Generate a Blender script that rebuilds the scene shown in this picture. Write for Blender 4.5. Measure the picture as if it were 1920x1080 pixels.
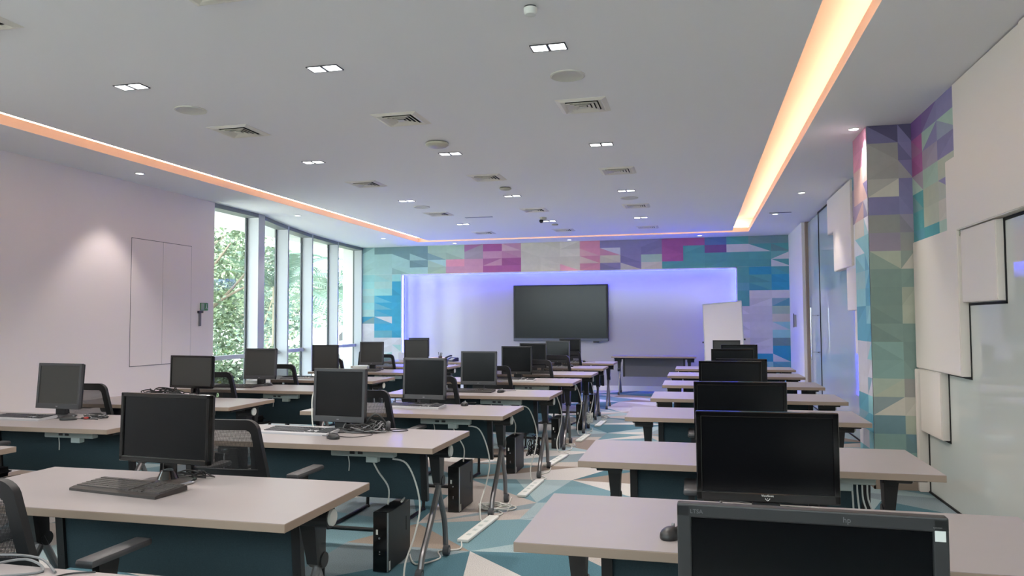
import bpy, bmesh, math, random
from mathutils import Vector, Matrix
random.seed(7)
S = bpy.context.scene
for o in list(bpy.data.objects): bpy.data.objects.remove(o)
COL = S.collection
pi = math.pi
def R(d): return math.radians(d)
# ------------------------------------------------------------------ camera
cd = bpy.data.cameras.new('camera'); cam = bpy.data.objects.new('camera', cd); COL.objects.link(cam)
YAW, PIT, ROLL = R(13.88), R(2.62), R(-.28)
fw = Vector((-math.sin(YAW)*math.cos(PIT), math.cos(YAW)*math.cos(PIT), math.sin(PIT)))
rt = Vector((math.cos(YAW), math.sin(YAW), 0)); up = rt.cross(fw)
r2 = rt*math.cos(ROLL)+up*math.sin(ROLL); u2 = -rt*math.sin(ROLL)+up*math.cos(ROLL)
M = Matrix((r2, u2, -fw)).transposed().to_4x4(); M.translation = Vector((0, 0, 1.40))
cam.matrix_world = M
cd.sensor_width = 36; cd.lens = 26.25; cd.clip_start = .02; cd.clip_end = 300
S.camera = cam
# ------------------------------------------------------------------ world, sun, exposure
S.view_settings.view_transform = 'Standard'; S.view_settings.look = 'None'
S.view_settings.gamma = 1; S.view_settings.use_curve_mapping = False
S.view_settings.exposure = 2.5
W = bpy.data.worlds.new('sky'); S.world = W; W.use_nodes = True
bg = W.node_tree.nodes['Background']; bg.inputs[0].default_value = (.86, .94, 1, 1); bg.inputs[1].default_value = 1.5
sd = bpy.data.lights.new('sun', 'SUN'); sd.energy = 4.2; sd.angle = R(1); sd.color = (1, .96, .88)
sun = bpy.data.objects.new('sun', sd); COL.objects.link(sun)
sun.rotation_euler = Vector((-.66, -.03, -.8)).to_track_quat('-Z', 'Y').to_euler()
# ------------------------------------------------------------------ key dimensions
CZ = 3.05; BY = 15.14; XR = 1.773; XL = -6.36; TZ = .74; TL = 1.58; TD = .657
SPOT_W = 17; SMALL_W = 8; COVE = 4.4; BLUE = 23.0
# ------------------------------------------------------------------ helpers
def lin(c):
    return tuple(((x/255.)/12.92 if x/255. <= .04045 else ((x/255.+.055)/1.055)**2.4) for x in c)
MATS = {}
def mat(name, rgb, rough=.5, metal=0, spec=.5, emit=None, es=0, bump=0, bscale=200, var=0, vscale=30, coat=0, trans=0):
    if name in MATS: return MATS[name]
    m = bpy.data.materials.new(name); m.use_nodes = True; nt = m.node_tree; b = nt.nodes['Principled BSDF']
    c = lin(rgb)
    b.inputs['Base Color'].default_value = (*c, 1); b.inputs['Roughness'].default_value = rough
    b.inputs['Metallic'].default_value = metal; b.inputs['Specular IOR Level'].default_value = spec
    b.inputs['Coat Weight'].default_value = coat
    if emit: b.inputs['Emission Color'].default_value = (*emit, 1); b.inputs['Emission Strength'].default_value = es
    if var or bump:
        tc = nt.nodes.new('ShaderNodeTexCoord')
    if var:
        n = nt.nodes.new('ShaderNodeTexNoise'); n.inputs['Scale'].default_value = vscale; n.inputs['Detail'].default_value = 4
        nt.links.new(tc.outputs['Object'], n.inputs['Vector'])
        r = nt.nodes.new('ShaderNodeMapRange'); r.inputs['To Min'].default_value = 1-var; r.inputs['To Max'].default_value = 1+var
        nt.links.new(n.outputs['Fac'], r.inputs['Value'])
        v = nt.nodes.new('ShaderNodeVectorMath'); v.operation = 'SCALE'; v.inputs[0].default_value = c
        nt.links.new(r.outputs[0], v.inputs['Scale']); nt.links.new(v.outputs[0], b.inputs['Base Color'])
    if bump:
        n = nt.nodes.new('ShaderNodeTexNoise'); n.inputs['Scale'].default_value = bscale
        nt.links.new(tc.outputs['Object'], n.inputs['Vector'])
        bu = nt.nodes.new('ShaderNodeBump'); bu.inputs['Strength'].default_value = bump; bu.inputs['Distance'].default_value = .002
        nt.links.new(n.outputs['Fac'], bu.inputs['Height']); nt.links.new(bu.outputs[0], b.inputs['Normal'])
    MATS[name] = m; return m
def tint_mat(name, rough, speck, scale, bump=0, spec=.3):
    m = bpy.data.materials.new(name); m.use_nodes = True; nt = m.node_tree; b = nt.nodes['Principled BSDF']
    b.inputs['Roughness'].default_value = rough; b.inputs['Specular IOR Level'].default_value = spec
    a = nt.nodes.new('ShaderNodeAttribute'); a.attribute_name = 'pattern'
    tc = nt.nodes.new('ShaderNodeTexCoord'); n = nt.nodes.new('ShaderNodeTexNoise'); n.inputs['Scale'].default_value = scale
    n.inputs['Detail'].default_value = 3
    nt.links.new(tc.outputs['Object'], n.inputs['Vector'])
    r = nt.nodes.new('ShaderNodeMapRange'); r.inputs['From Min'].default_value = .3; r.inputs['From Max'].default_value = .7
    r.inputs['To Min'].default_value = 1-speck; r.inputs['To Max'].default_value = 1+speck
    nt.links.new(n.outputs['Fac'], r.inputs['Value'])
    v = nt.nodes.new('ShaderNodeVectorMath'); v.operation = 'SCALE'
    nt.links.new(a.outputs['Color'], v.inputs[0]); nt.links.new(r.outputs[0], v.inputs['Scale'])
    nt.links.new(v.outputs[0], b.inputs['Base Color'])
    if bump:
        bu = nt.nodes.new('ShaderNodeBump'); bu.inputs['Strength'].default_value = bump; bu.inputs['Distance'].default_value = .003
        nt.links.new(n.outputs['Fac'], bu.inputs['Height']); nt.links.new(bu.outputs[0], b.inputs['Normal'])
    MATS[name] = m; return m
def mesh_fabric(name, rgb, holes, scale):   # woven net with see-through holes
    m = bpy.data.materials.new(name); m.use_nodes = True; nt = m.node_tree; b = nt.nodes['Principled BSDF']
    b.inputs['Base Color'].default_value = (*lin(rgb), 1); b.inputs['Roughness'].default_value = .7
    tc = nt.nodes.new('ShaderNodeTexCoord'); out = nt.nodes['Material Output']
    ws = []
    for d in ('X', 'Z'):
        w = nt.nodes.new('ShaderNodeTexWave'); w.bands_direction = d; w.inputs['Scale'].default_value = scale
        nt.links.new(tc.outputs['Object'], w.inputs['Vector']); ws.append(w)
    mx = nt.nodes.new('ShaderNodeMath'); mx.operation = 'MINIMUM'
    nt.links.new(ws[0].outputs['Fac'], mx.inputs[0]); nt.links.new(ws[1].outputs['Fac'], mx.inputs[1])
    gt = nt.nodes.new('ShaderNodeMath'); gt.operation = 'GREATER_THAN'; gt.inputs[1].default_value = holes
    nt.links.new(mx.outputs[0], gt.inputs[0])
    t = nt.nodes.new('ShaderNodeBsdfTransparent'); mix = nt.nodes.new('ShaderNodeMixShader')
    nt.links.new(gt.outputs[0], mix.inputs[0]); nt.links.new(b.outputs[0], mix.inputs[1]); nt.links.new(t.outputs[0], mix.inputs[2])
    nt.links.new(mix.outputs[0], out.inputs[0])
    MATS[name] = m; return m
def pane_mat(name, tint, f0=.05):
    m = bpy.data.materials.new(name); m.use_nodes = True; nt = m.node_tree; out = nt.nodes['Material Output']
    nt.nodes.remove(nt.nodes['Principled BSDF'])
    t = nt.nodes.new('ShaderNodeBsdfTransparent'); t.inputs[0].default_value = (*tint, 1)
    g = nt.nodes.new('ShaderNodeBsdfGlossy'); g.inputs['Roughness'].default_value = .01
    f = nt.nodes.new('ShaderNodeFresnel'); f.inputs[0].default_value = 1.45
    mix = nt.nodes.new('ShaderNodeMixShader')
    ge = nt.nodes.new('ShaderNodeNewGeometry'); fr = nt.nodes.new('ShaderNodeMath'); fr.operation = 'SUBTRACT'; fr.inputs[0].default_value = 1
    mu = nt.nodes.new('ShaderNodeMath'); mu.operation = 'MULTIPLY'
    nt.links.new(ge.outputs['Backfacing'], fr.inputs[1]); nt.links.new(fr.outputs[0], mu.inputs[0]); nt.links.new(f.outputs[0], mu.inputs[1])
    nt.links.new(mu.outputs[0], mix.inputs[0]); nt.links.new(t.outputs[0], mix.inputs[1]); nt.links.new(g.outputs[0], mix.inputs[2])
    nt.links.new(mix.outputs[0], out.inputs[0]); MATS[name] = m; return m

class MB:
    """collects shapes, then links them as one mesh object"""
    def __init__(s): s.v = []; s.f = []; s.m = []; s.T = None; s.col = []
    def add(s, vs, fs, mi=0):
        n = len(s.v)
        if s.T is not None: vs = [s.T @ Vector(v) for v in vs]
        s.v += [tuple(v) for v in vs]; s.f += [tuple(i+n for i in f) for f in fs]; s.m += [mi]*len(fs); return s
    def box(s, x0, x1, y0, y1, z0, z1, mi=0, bev=0):
        if bev <= 0:
            vs = [(x, y, z) for x in (x0, x1) for y in (y0, y1) for z in (z0, z1)]
            return s.add(vs, [(0, 1, 3, 2), (4, 6, 7, 5), (0, 4, 5, 1), (2, 3, 7, 6), (0, 2, 6, 4), (1, 5, 7, 3)], mi)
        bm = bmesh.new(); bmesh.ops.create_cube(bm, size=1)
        for v in bm.verts: v.co = Vector(((x0+x1)/2+v.co.x*(x1-x0), (y0+y1)/2+v.co.y*(y1-y0), (z0+z1)/2+v.co.z*(z1-z0)))
        bmesh.ops.bevel(bm, geom=bm.edges[:], offset=bev, segments=2, affect='EDGES', profile=.5)
        return s.bm(bm, mi)
    def bm(s, bm, mi=0):
        bm.verts.index_update(); s.add([v.co.copy() for v in bm.verts], [[v.index for v in f.verts] for f in bm.faces], mi); bm.free(); return s
    def cyl(s, a, b, r0, r1=None, n=12, mi=0, cap=True):
        a = Vector(a); b = Vector(b); r1 = r0 if r1 is None else r1; d = (b-a).normalized()
        x = d.orthogonal().normalized(); y = d.cross(x); vs = []
        for p, r in ((a, r0), (b, r1)):
            for i in range(n): t = 2*pi*i/n; vs.append(p+(x*math.cos(t)+y*math.sin(t))*r)
        fs = [(i, (i+1) % n, n+(i+1) % n, n+i) for i in range(n)]
        if cap: fs += [tuple(range(n-1, -1, -1)), tuple(range(n, 2*n))]
        return s.add(vs, fs, mi)
    def tube(s, pts, r, n=8, mi=0, smooth=True):
        pts = [Vector(p) for p in pts]
        if smooth and len(pts) > 2:
            q = []
            for i in range(len(pts)-1):
                p0 = pts[max(i-1, 0)]; p1 = pts[i]; p2 = pts[i+1]; p3 = pts[min(i+2, len(pts)-1)]
                for k in range(5):
                    t = k/5.; q.append(.5*((2*p1)+(p2-p0)*t+(2*p0-5*p1+4*p2-p3)*t*t+(3*p1-p0-3*p2+p3)*t**3))
            q.append(pts[-1]); pts = q
        rr = r if callable(r) else (lambda t: r)
        vs = []; N = len(pts); x = None
        for i, p in enumerate(pts):
            d = (pts[min(i+1, N-1)]-pts[max(i-1, 0)])
            d = d.normalized() if d.length > 1e-9 else Vector((0, 0, 1))
            x = d.orthogonal().normalized() if x is None else (x-d*x.dot(d)).normalized()
            y = d.cross(x)
            for k in range(n): t = 2*pi*k/n; vs.append(p+(x*math.cos(t)+y*math.sin(t))*rr(i/(N-1)))
        fs = [(i*n+k, i*n+(k+1) % n, (i+1)*n+(k+1) % n, (i+1)*n+k) for i in range(N-1) for k in range(n)]
        fs += [tuple(range(n-1, -1, -1)), tuple(range((N-1)*n, N*n))]
        return s.add(vs, fs, mi)
    def prism(s, poly, axis, a, b, mi=0):
        n = len(poly)
        def P(p, t):
            return {'x': (t, p[0], p[1]), 'y': (p[0], t, p[1]), 'z': (p[0], p[1], t)}[axis]
        vs = [P(p, a) for p in poly]+[P(p, b) for p in poly]
        fs = [tuple(range(n)), tuple(range(2*n-1, n-1, -1))]+[(i, n+i, n+(i+1) % n, (i+1) % n) for i in range(n)]
        return s.add(vs, fs, mi)
    def lathe(s, prof, c=(0, 0, 0), n=24, mi=0):
        vs = []; c = Vector(c)
        for r, z in prof:
            for i in range(n): t = 2*pi*i/n; vs.append(c+Vector((r*math.cos(t), r*math.sin(t), z)))
        fs = [(j*n+i, j*n+(i+1) % n, (j+1)*n+(i+1) % n, (j+1)*n+i) for j in range(len(prof)-1) for i in range(n)]
        fs += [tuple(range(n-1, -1, -1)), tuple(range((len(prof)-1)*n, len(prof)*n))]
        return s.add(vs, fs, mi)
    def quad(s, a, b, c, d, mi=0): return s.add([a, b, c, d], [(0, 1, 2, 3)], mi)
    def build(s, name, mats, parent=None, loc=None, smooth=False, rz=None):
        me = bpy.data.meshes.new(name); me.from_pydata(s.v, [], s.f)
        if not isinstance(mats, (list, tuple)): mats = [mats]
        for m in mats: me.materials.append(m)
        me.polygons.foreach_set('material_index', s.m)
        bm = bmesh.new(); bm.from_mesh(me)
        if not s.col: bmesh.ops.recalc_face_normals(bm, faces=bm.faces)
        bm.to_mesh(me); bm.free()
        if smooth:
            me.polygons.foreach_set('use_smooth', [True]*len(me.polygons))
            try: me.set_sharp_from_angle(angle=R(35))
            except Exception: pass
        if s.col:
            ca = me.color_attributes.new('pattern', 'FLOAT_COLOR', 'CORNER'); i = 0
            for p, c in zip(me.polygons, s.col):
                for _ in p.vertices: ca.data[i].color = (*c, 1); i += 1
        o = bpy.data.objects.new(name, me); COL.objects.link(o)
        if parent: o.parent = parent
        if loc: o.location = loc
        if rz is not None: o.rotation_euler.z = rz
        return o
def empty(name, loc=(0, 0, 0), rz=0):
    o = bpy.data.objects.new(name, None); o.empty_display_size = .1; COL.objects.link(o); o.location = loc; o.rotation_euler.z = rz; return o
def tag(o, label, cat, group=None):
    o['label'] = label; o['category'] = cat
    if group: o['group'] = group
    return o
def struct(o): o['kind'] = 'structure'; return o
KIDS = {}
def copy_tree(o, parent=None):
    c = o.copy(); COL.objects.link(c)
    if parent: c.parent = parent
    for ch in [x for x in list(bpy.data.objects) if x.parent == o]: copy_tree(ch, c)
    return c
def text_mb(txt, size, extr=.0004):
    cu = bpy.data.curves.new('t', 'FONT'); cu.body = txt; cu.size = size; cu.align_x = 'CENTER'; cu.align_y = 'CENTER'; cu.extrude = extr; cu.resolution_u = 2
    t = bpy.data.objects.new('t', cu); me = bpy.data.meshes.new_from_object(t)
    vs = [Vector((v.co.x, -v.co.z, v.co.y)) for v in me.vertices]; fs = [tuple(p.vertices) for p in me.polygons]
    bpy.data.objects.remove(t); bpy.data.curves.remove(cu); bpy.data.meshes.remove(me)
    return vs, fs
# ------------------------------------------------------------------ materials
m_ceil = mat('ceiling_paint', (236, 236, 238), .9, spec=.2)
m_wall = mat('wall_paint', (234, 223, 222), .85, spec=.2, bump=.05)
m_white = mat('white_paint', (222, 220, 222), .6)
m_panel = mat('cream_lacquer', (228, 218, 208), .55, spec=.3)
m_top = mat('pale_laminate', (144, 137, 137), .38, spec=.45, var=.03, vscale=8)
m_edge = mat('beige_edge_band', (144, 126, 112), .55)
m_black = mat('black_plastic', (27, 27, 29), .45)
m_gloss = mat('gloss_black_plastic', (12, 12, 13), .12, spec=.6)
m_dgrey = mat('charcoal_plastic', (62, 62, 65), .45)
m_screen = mat('blank_screen', (5, 6, 9), .2, spec=.4)
m_screen2 = mat('reflection_grey_screen', (52, 52, 50), .35, spec=.5)  # grey of the reflected left wall put into the screen colour
m_fab = mat('blue_black_fabric', (56, 71, 77), .9, spec=.15, var=.25, vscale=220, bump=.2)
m_steel = mat('grey_steel_tube', (128, 126, 128), .32, metal=.75)
m_chrome = mat('chrome', (215, 215, 218), .1, metal=1)
m_alu = mat('aluminium', (170, 172, 176), .35, metal=.8)
m_rubber = mat('grey_rubber', (62, 64, 68), .6)
m_offw = mat('off_white_plastic', (214, 216, 212), .45)
m_gwhite = mat('greenish_white_plastic', (178, 188, 184), .5)
m_cable_w = mat('white_cable', (205, 205, 200), .5)
m_cable_b = mat('black_cable', (22, 22, 24), .5)
m_cable_g = mat('grey_cable', (110, 110, 112), .5)
m_keyg = mat('grey_keys', (60, 60, 64), .5)
m_silver = mat('silver_plastic', (176, 176, 180), .35, metal=.2)
m_red = mat('red_plastic', (170, 50, 45), .4)
m_seat = mat('black_seat_fabric', (26, 27, 30), .9, spec=.15, bump=.2)
m_net = mesh_fabric('black_mesh_net', (28, 28, 31), .42, 70)
m_net2 = mesh_fabric('dense_black_mesh_net', (28, 28, 31), .62, 70)
m_mural = tint_mat('mural_print', .6, .03, 12)
m_carpet = tint_mat('carpet_tiles', .95, .22, 160, bump=.5, spec=.1)
m_dark = mat('dark_void', (10, 10, 11), .8)
m_vent = mat('vent_enamel', (226, 222, 212), .5)
m_board = mat('whiteboard_glass', (176, 172, 178), .13, spec=.5)
m_glasswall = mat('back_painted_glass', (203, 206, 200), .03, spec=.75)
m_glassdoor = mat('frosted_door_glass', (176, 188, 196), .04, spec=.8)
m_pane = pane_mat('window_pane', (.93, .97, .96))
m_lamp = mat('lamp_lens', (255, 255, 255), .4, emit=(.94, .97, 1), es=1.3)
m_spot = mat('spot_lens', (255, 255, 255), .4, emit=(.94, .97, 1), es=2)
m_led = mat('warm_led', (255, 255, 255), .4, emit=(1, .69, .50), es=COVE)
m_cove = mat('cove_paint', (236, 214, 196), .8)
m_blue = mat('blue_led', (255, 255, 255), .4, emit=(.02, .028, 1), es=BLUE)
m_green = mat('green_sign', (70, 130, 75), .5)
m_beige = mat('beige_plastic', (188, 184, 166), .5)

# ================================================================== SETTING
# ---- carpet
def carpet():
    pal = [((76, 110, 121), 3), ((110, 140, 149), 3), ((148, 166, 170), 3), ((168, 161, 156), 4), ((190, 187, 184), 3), ((138, 126, 116), 2), ((126, 140, 146), 3)]
    bag = [c for c, n in pal for _ in range(n)]
    rnd = random.Random(21)
    x0, x1, y0, y1 = -7.7, 1.9, -2.2, 15.4; nx, ny = 12, 24
    P = {}
    for i in range(nx+1):
        for j in range(ny+1):
            jx = 0 if i in (0, nx) else rnd.uniform(-.3, .3); jy = 0 if j in (0, ny) else rnd.uniform(-.26, .26)
            P[i, j] = (x0+(x1-x0)*(i+jx)/nx, y0+(y1-y0)*(j+jy)/ny, 0)
    b = MB(); last = None
    for i in range(nx):
        for j in range(ny):
            a, c, d, e = P[i, j], P[i+1, j], P[i+1, j+1], P[i, j+1]
            tris = [(a, c, d), (a, d, e)] if rnd.random() < .5 else [(a, c, e), (c, d, e)]
            for t in tris:
                # split long triangle again now and then
                sub = [t]
                if rnd.random() < .45:
                    k = rnd.uniform(.3, .7); m = tuple(t[1][q]*(1-k)+t[2][q]*k for q in range(3)); sub = [(t[0], t[1], m), (t[0], m, t[2])]
                for q in sub:
                    c_ = rnd.choice(bag)
                    while c_ == last: c_ = rnd.choice(bag)
                    last = c_; b.add(q, [(0, 1, 2)]); b.col.append(lin(c_))
    o = b.build('floor', m_carpet); struct(o); return o
carpet()
s = MB(); s.box(-7.8, 2.1, -2.3, 15.6, -.12, -.004)
struct(s.build('floor', m_dark)); bpy.data.objects['floor.001'].name = 'floor_slab' if 'floor.001' in bpy.data.objects else 'floor_slab'

# ---- facade curve (inner line of the glazed wall)
CUR = [(-6.36, 8.82), (-6.385, 9.95), (-6.72, 11.35), (-6.93, 12.55), (-7.07, 13.85), (-7.13, 15.14)]
# ---- ceiling: central raft and border with a lit trough between them
xi_l, xo_l, xi_r, xo_r = -5.225, -5.54, .655, .955
yi, yo = 14.14, 14.38
s = MB(); s.box(xi_l, xi_r, -2.2, yi, CZ, CZ+.18)
struct(s.build('ceiling', m_ceil))
s = MB()
bord = [(-7.9, -2.2), (xo_l, -2.2), (xo_l, yo), (xo_r, yo), (xo_r, -2.2), (2.05, -2.2), (2.05, 15.6), (-7.9, 15.6)]
s.box(-7.9, xo_l, -2.2, yo, CZ, CZ+.085); s.box(xo_r, 2.05, -2.2, yo, CZ, CZ+.085); s.box(-7.9, 2.05, yo, 15.6, CZ, CZ+.085)
struct(s.build('ceiling_border', m_ceil)).name = 'ceiling_border'
s = MB(); s.box(-7.9, 2.05, -2.2, 15.6, CZ+.26, CZ+.40)
struct(s.build('ceiling_deck', mat('cove_top_dimmed', (186, 166, 150), .8)))  # cove paint darkened up here so the strip light glows less
s = MB(); g = .16
s.box(xo_l-g-.02, xo_l-g, -2.2, yo+g, CZ+.085, CZ+.26); s.box(xo_r+g, xo_r+g+.02, -2.2, yo+g, CZ+.085, CZ+.26)
s.box(xo_l-g, xo_r+g, yo+g, yo+g+.02, CZ+.085, CZ+.26); s.box(xi_l, xi_r, -2.2, yi, CZ+.18, CZ+.26)
struct(s.build('trim_1', m_cove))
s = MB()   # painted inner lip of the trough
s.box(xo_l-.004, xo_l+.002, -2.2, yo, CZ+.001, CZ+.088); s.box(xo_r-.002, xo_r+.004, -2.2, yo, CZ+.001, CZ+.088); s.box(xo_l, xo_r, yo-.002, yo+.004, CZ+.001, CZ+.088)
struct(s.build('trim_2', m_cove))
def led(name, x0, x1, y0, y1, lab):
    e = MB().box(x0, x1, y0, y1, CZ+.087, CZ+.105).build(name, m_led)
    tag(e, lab, 'light', 'warm light strips in the ceiling trough')
led('cove_light', xo_l-.05, xo_l-.02, -2.1, yo, 'warm white strip light hidden in the ceiling trough over the window side')
led('cove_light', xo_r+.02, xo_r+.05, -2.1, yo, 'warm white strip light hidden in the wide ceiling trough on the right')
led('cove_light', xo_l, xo_r, yo+.02, yo+.05, 'warm white strip light hidden in the ceiling trough before the mural wall')

# ---- walls
s = MB(); s.box(XL-.2, XL, 2.6, 8.82, 0, CZ+.05); s.box(XL-.2, XL, -2.2, 2.6, 0, 1.95); s.box(XL-.2, XL, -2.2, -2.0, 1.95, CZ+.05); struct(s.build('wall_left', m_wall))
s = MB(); s.box(-6.56, 2.05, -2.3, -2.2, 0, 1.95); s.box(-6.56, -6.2, -2.3, -2.2, 1.95, CZ+.05); s.box(1.7, 2.05, -2.3, -2.2, 1.95, CZ+.05); struct(s.build('wall_rear', mat('rear_wall_paint', (92, 88, 86), .8)))
s = MB(); s.box(XL-.12, XL-.11, -2.0, 2.6, 1.95, CZ); struct(s.build('window_8', m_pane))  # high window out of view, added to bring daylight onto the ceiling
s = MB(); s.box(-6.2, 1.7, -2.26, -2.25, 1.95, CZ); struct(s.build('window_9', m_pane))  # unseen rear clerestory added for daylight, high enough to miss the monitors
s = MB(); RX0, RX1, RZ1 = -6.222, .777, 2.452; RD = .2
s.box(-7.6, RX0, BY, BY+.45, 0, CZ+.05); s.box(RX1, 2.05, BY, BY+.45, 0, CZ+.05); s.box(RX0, RX1, BY, BY+.45, RZ1, CZ+.05); s.box(RX0, RX1, BY+RD, BY+.45, 0, RZ1)
struct(s.build('wall_back', m_white))
b = MB().box(RX0+.03, RX1-.03, BY+RD-.02, BY+RD-.004, .1, RZ1-.03).build('whiteboard_wall', m_board)
tag(b, 'wide white glass writing board filling the blue-lit niche behind the big screen', 'whiteboard')
s = MB(); s.box(RX0, RX0+.022, BY, BY+.008, 0, RZ1); s.box(RX1-.022, RX1, BY, BY+.008, 0, RZ1); s.box(RX0, RX1, BY, BY+.008, RZ1-.022, RZ1); struct(s.build('trim_30', m_white))
s = MB(); s.box(RX0+.001, RX0+.009, BY+.09, BY+.12, .02, RZ1-.02); e = s.build('niche_light', m_blue)
tag(e, 'blue strip light down the left edge of the whiteboard niche', 'light', 'blue strip lights of the niche')
s = MB(); s.box(RX1-.009, RX1-.001, BY+.09, BY+.12, .02, RZ1-.02); e = s.build('niche_light', m_blue)
tag(e, 'blue strip light down the right edge of the whiteboard niche', 'light', 'blue strip lights of the niche')
s = MB(); s.box(RX0+.02, RX1-.02, BY+.09, BY+.12, RZ1-.009, RZ1-.001); e = s.build('niche_light', m_blue)
tag(e, 'blue strip light along the top edge of the whiteboard niche', 'light', 'blue strip lights of the niche')

# ---- murals: cells .384 x .1525, each split by a diagonal
PAL = dict(t=(140, 185, 186), T=(120, 190, 196), g=(92, 132, 142), G=(150, 182, 160), b=(196, 186, 168), p=(190, 122, 160), P=(160, 60, 135),
           r=(212, 120, 150), m=(150, 132, 152), u=(118, 108, 160), v=(104, 56, 140), c=(52, 146, 152), C=(10, 140, 190), L=(188, 184, 196),
           B=(60, 96, 168), s=(120, 160, 150), o=(205, 160, 150), d=(70, 62, 104), y=(170, 176, 150), k=(66, 150, 175), w=(225, 222, 228), e=(146, 140, 132), f=(112, 140, 128))
for _k, _c in list(PAL.items()):
    _g = sum(_c)/3.; PAL[_k] = tuple(min(255, (c*.80+_g*.20)*.92+26) for c in _c)
CW, CH = .3845, .1525
def mural(name, rows, O, du, dn, cols, z1, clip=None, seed=3, zmin=0, nm='wall_mural'):
    """rows: strings top-down; cols: list of u boundaries; O + du*u on a plane; dn = outward offset"""
    rnd = random.Random(seed); b = MB(); du = Vector(du); O = Vector(O)+Vector(dn)*.004
    def get(i, j):
        i = max(0, min(len(rows)-1, i)); r = rows[i]; return r[max(0, min(len(r)-1, j))]
    for i in range(len(rows)):
        zt = z1-CH*i; zb = max(zt-CH, zmin)
        if zb >= zt: break
        for j in range(len(cols)-1):
            if clip and clip(i, j): continue
            ch = get(i, j)
            if ch == '.': continue
            u0, u1 = cols[j], cols[j+1]
            A = O+du*u0; A.z = zt; B_ = O+du*u1; B_.z = zt; C_ = O+du*u1; C_.z = zb; D = O+du*u0; D.z = zb
            nb = get(i+rnd.choice((-1, 1, 0)), j+rnd.choice((-1, 1, 0)))
            if nb == '.': nb = ch
            c1 = Vector(lin(PAL[ch])); c2 = Vector(lin(PAL[nb])); c3 = c1.lerp(c2, rnd.choice((0, .3, .7, .9)))*rnd.uniform(.86, 1.1)
            c1 = c1*rnd.uniform(.93, 1.06)
            k = rnd.random()
            if k < .3: b.add([A, B_, C_, D], [(0, 1, 2, 3)]); b.col.append(tuple(c1))
            elif k < .65: b.add([A, B_, C_, D], [(0, 1, 2), (0, 2, 3)]); b.col += [tuple(c1), tuple(c3)]
            else: b.add([A, B_, C_, D], [(0, 1, 3), (1, 2, 3)]); b.col += [tuple(c3), tuple(c1)]
    o = b.build(name, m_mural); return struct(o)
ucols = [-7.6, -6.845]; ucols = [-7.16]+[-6.845+.4127*k for k in range(21)]+[1.77]
# recompute to whole-width boundaries that follow the printed grid
rowsB = ['tgggGGmPpbbbruuuPPBcgg',
         'ttggGGmppbbbrLuuPcvLcc',
         'tttgtrppPbbbrbuGPccccL',
         'ttttGppPPbbbruubcccccc',
         'TtT................cCc', 'TtC................ccC', 'tTC................kcC', 'tCC................cLL', 'TCC................cLk', 'tCC................LLG',
         'gLC................LLb', 'LCC................LLT', 'LkC................LLT', 'LLL................bLg', 'LLt................TLC', 'LtL................kCC',
         'tLL................TTk', 'LLL................LTC', 'LLt................GLT', 'LLL................LLL']
def clipB(i, j): return i >= 4 and 3 <= j <= 18
z_top = CZ
colsB = [-7.16, -6.845, -6.455]+[-6.455+(.777+6.455)*0+.4*k for k in range(1, 1)]
colsB = [-7.16]+[-6.845+(1.409+6.845)/20*k for k in range(21)]+[1.77]
# niche side edges: print stops at the niche, so the strips beside it get their own columns
mural('wall_mural', [r for r in rowsB[:4]], (0, BY, 0), (1, 0, 0), (0, -1, 0), colsB, CZ, seed=5, zmin=RZ1)
mural('wall_mural', [r[:3] for r in rowsB[4:]], (0, BY, 0), (1, 0, 0), (0, -1, 0), [-7.16, -6.845, -6.43, RX0], CZ-4*CH+.01, seed=6, zmin=.1)
mural('wall_mural', [r[19:] for r in rowsB[4:]], (0, BY, 0), (1, 0, 0), (0, -1, 0), [RX1, .996, 1.409, 1.73], CZ-4*CH+.01, seed=8, zmin=.1)
# ---- pillar
s = MB(); s.box(1.425, 2.0, 6.83, 7.38, 0, CZ+.02); struct(s.build('wall_pillar', m_white))
mural('wall_mural', ['dd', 'eu', 'eu', 'bu', 'uu', 'em', 'me', 'yb', 'ff', 'fy', 'fy', 'ff', 'sf', 'sf', 'ye', 'bb', 'gy', 'sg', 'gs', 'gg'], (1.425, 6.83, 0), (1, 0, 0), (0, -1, 0), [0, .24, .35], CZ, seed=12, zmin=.1)  # near-face print kept darkish, its lack of light put into the colours
mural('wall_mural', ['rr', 'rL', 'oo', 'ou', 'oL', 'bw', 'TT', 'TT', 'tk', 'Tk', 'kT', 'kk', 'LT', 'LL', 'LL', 'kT', 'kk', 'LT', 'kC', 'Tk'], (1.425, 7.38, 0), (0, -1, 0), (-1, 0, 0), [0, .38, .55], CZ, seed=14, zmin=.1)
s = MB(); s.box(1.412, 1.76, 6.818, 6.83, 0, .1); s.box(1.412, 1.425, 6.818, 7.38, 0, .1); struct(s.build('baseboard_right', m_edge))
# ---- right wall and glass partitions
GX = 1.82
s = MB(); s.box(2.0, 2.1, -2.2, 15.6, 0, CZ+.05); s.box(1.773, 2.0, 5.70, 6.83, 2.0, CZ+.02); s.box(1.773, 2.0, 7.38, 9.35, 2.0, CZ+.02); s.box(1.73, 2.0, 13.30, BY, 0, CZ+.02)
struct(s.build('wall_right', m_white))
mural('wall_mural', ['vuu', 'PuG', 'Pmu', 'mGy', 'cyu', 'cyb', 'kcy', 'bGy'], (1.773, 6.83, 0), (0, -1, 0), (-1, 0, 0), [0, .3, .68, 1.12], CZ, seed=15, zmin=1.98)
mural('wall_mural', ['ggm', 'mvm', 'mmp', 'mmm'], (1.773, 9.35, 0), (0, -1, 0), (-1, 0, 0), [0, .4, .8, 1.9], CZ, seed=17, zmin=2.5)
s = MB(); s.box(GX, GX+.015, -2.2, 6.83, 0, 3.05); struct(s.build('window_6', m_glasswall))
s = MB(); s.box(GX, GX+.015, 7.38, 12.08, 0, 3.03); struct(s.build('door_1', m_glassdoor))
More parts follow.
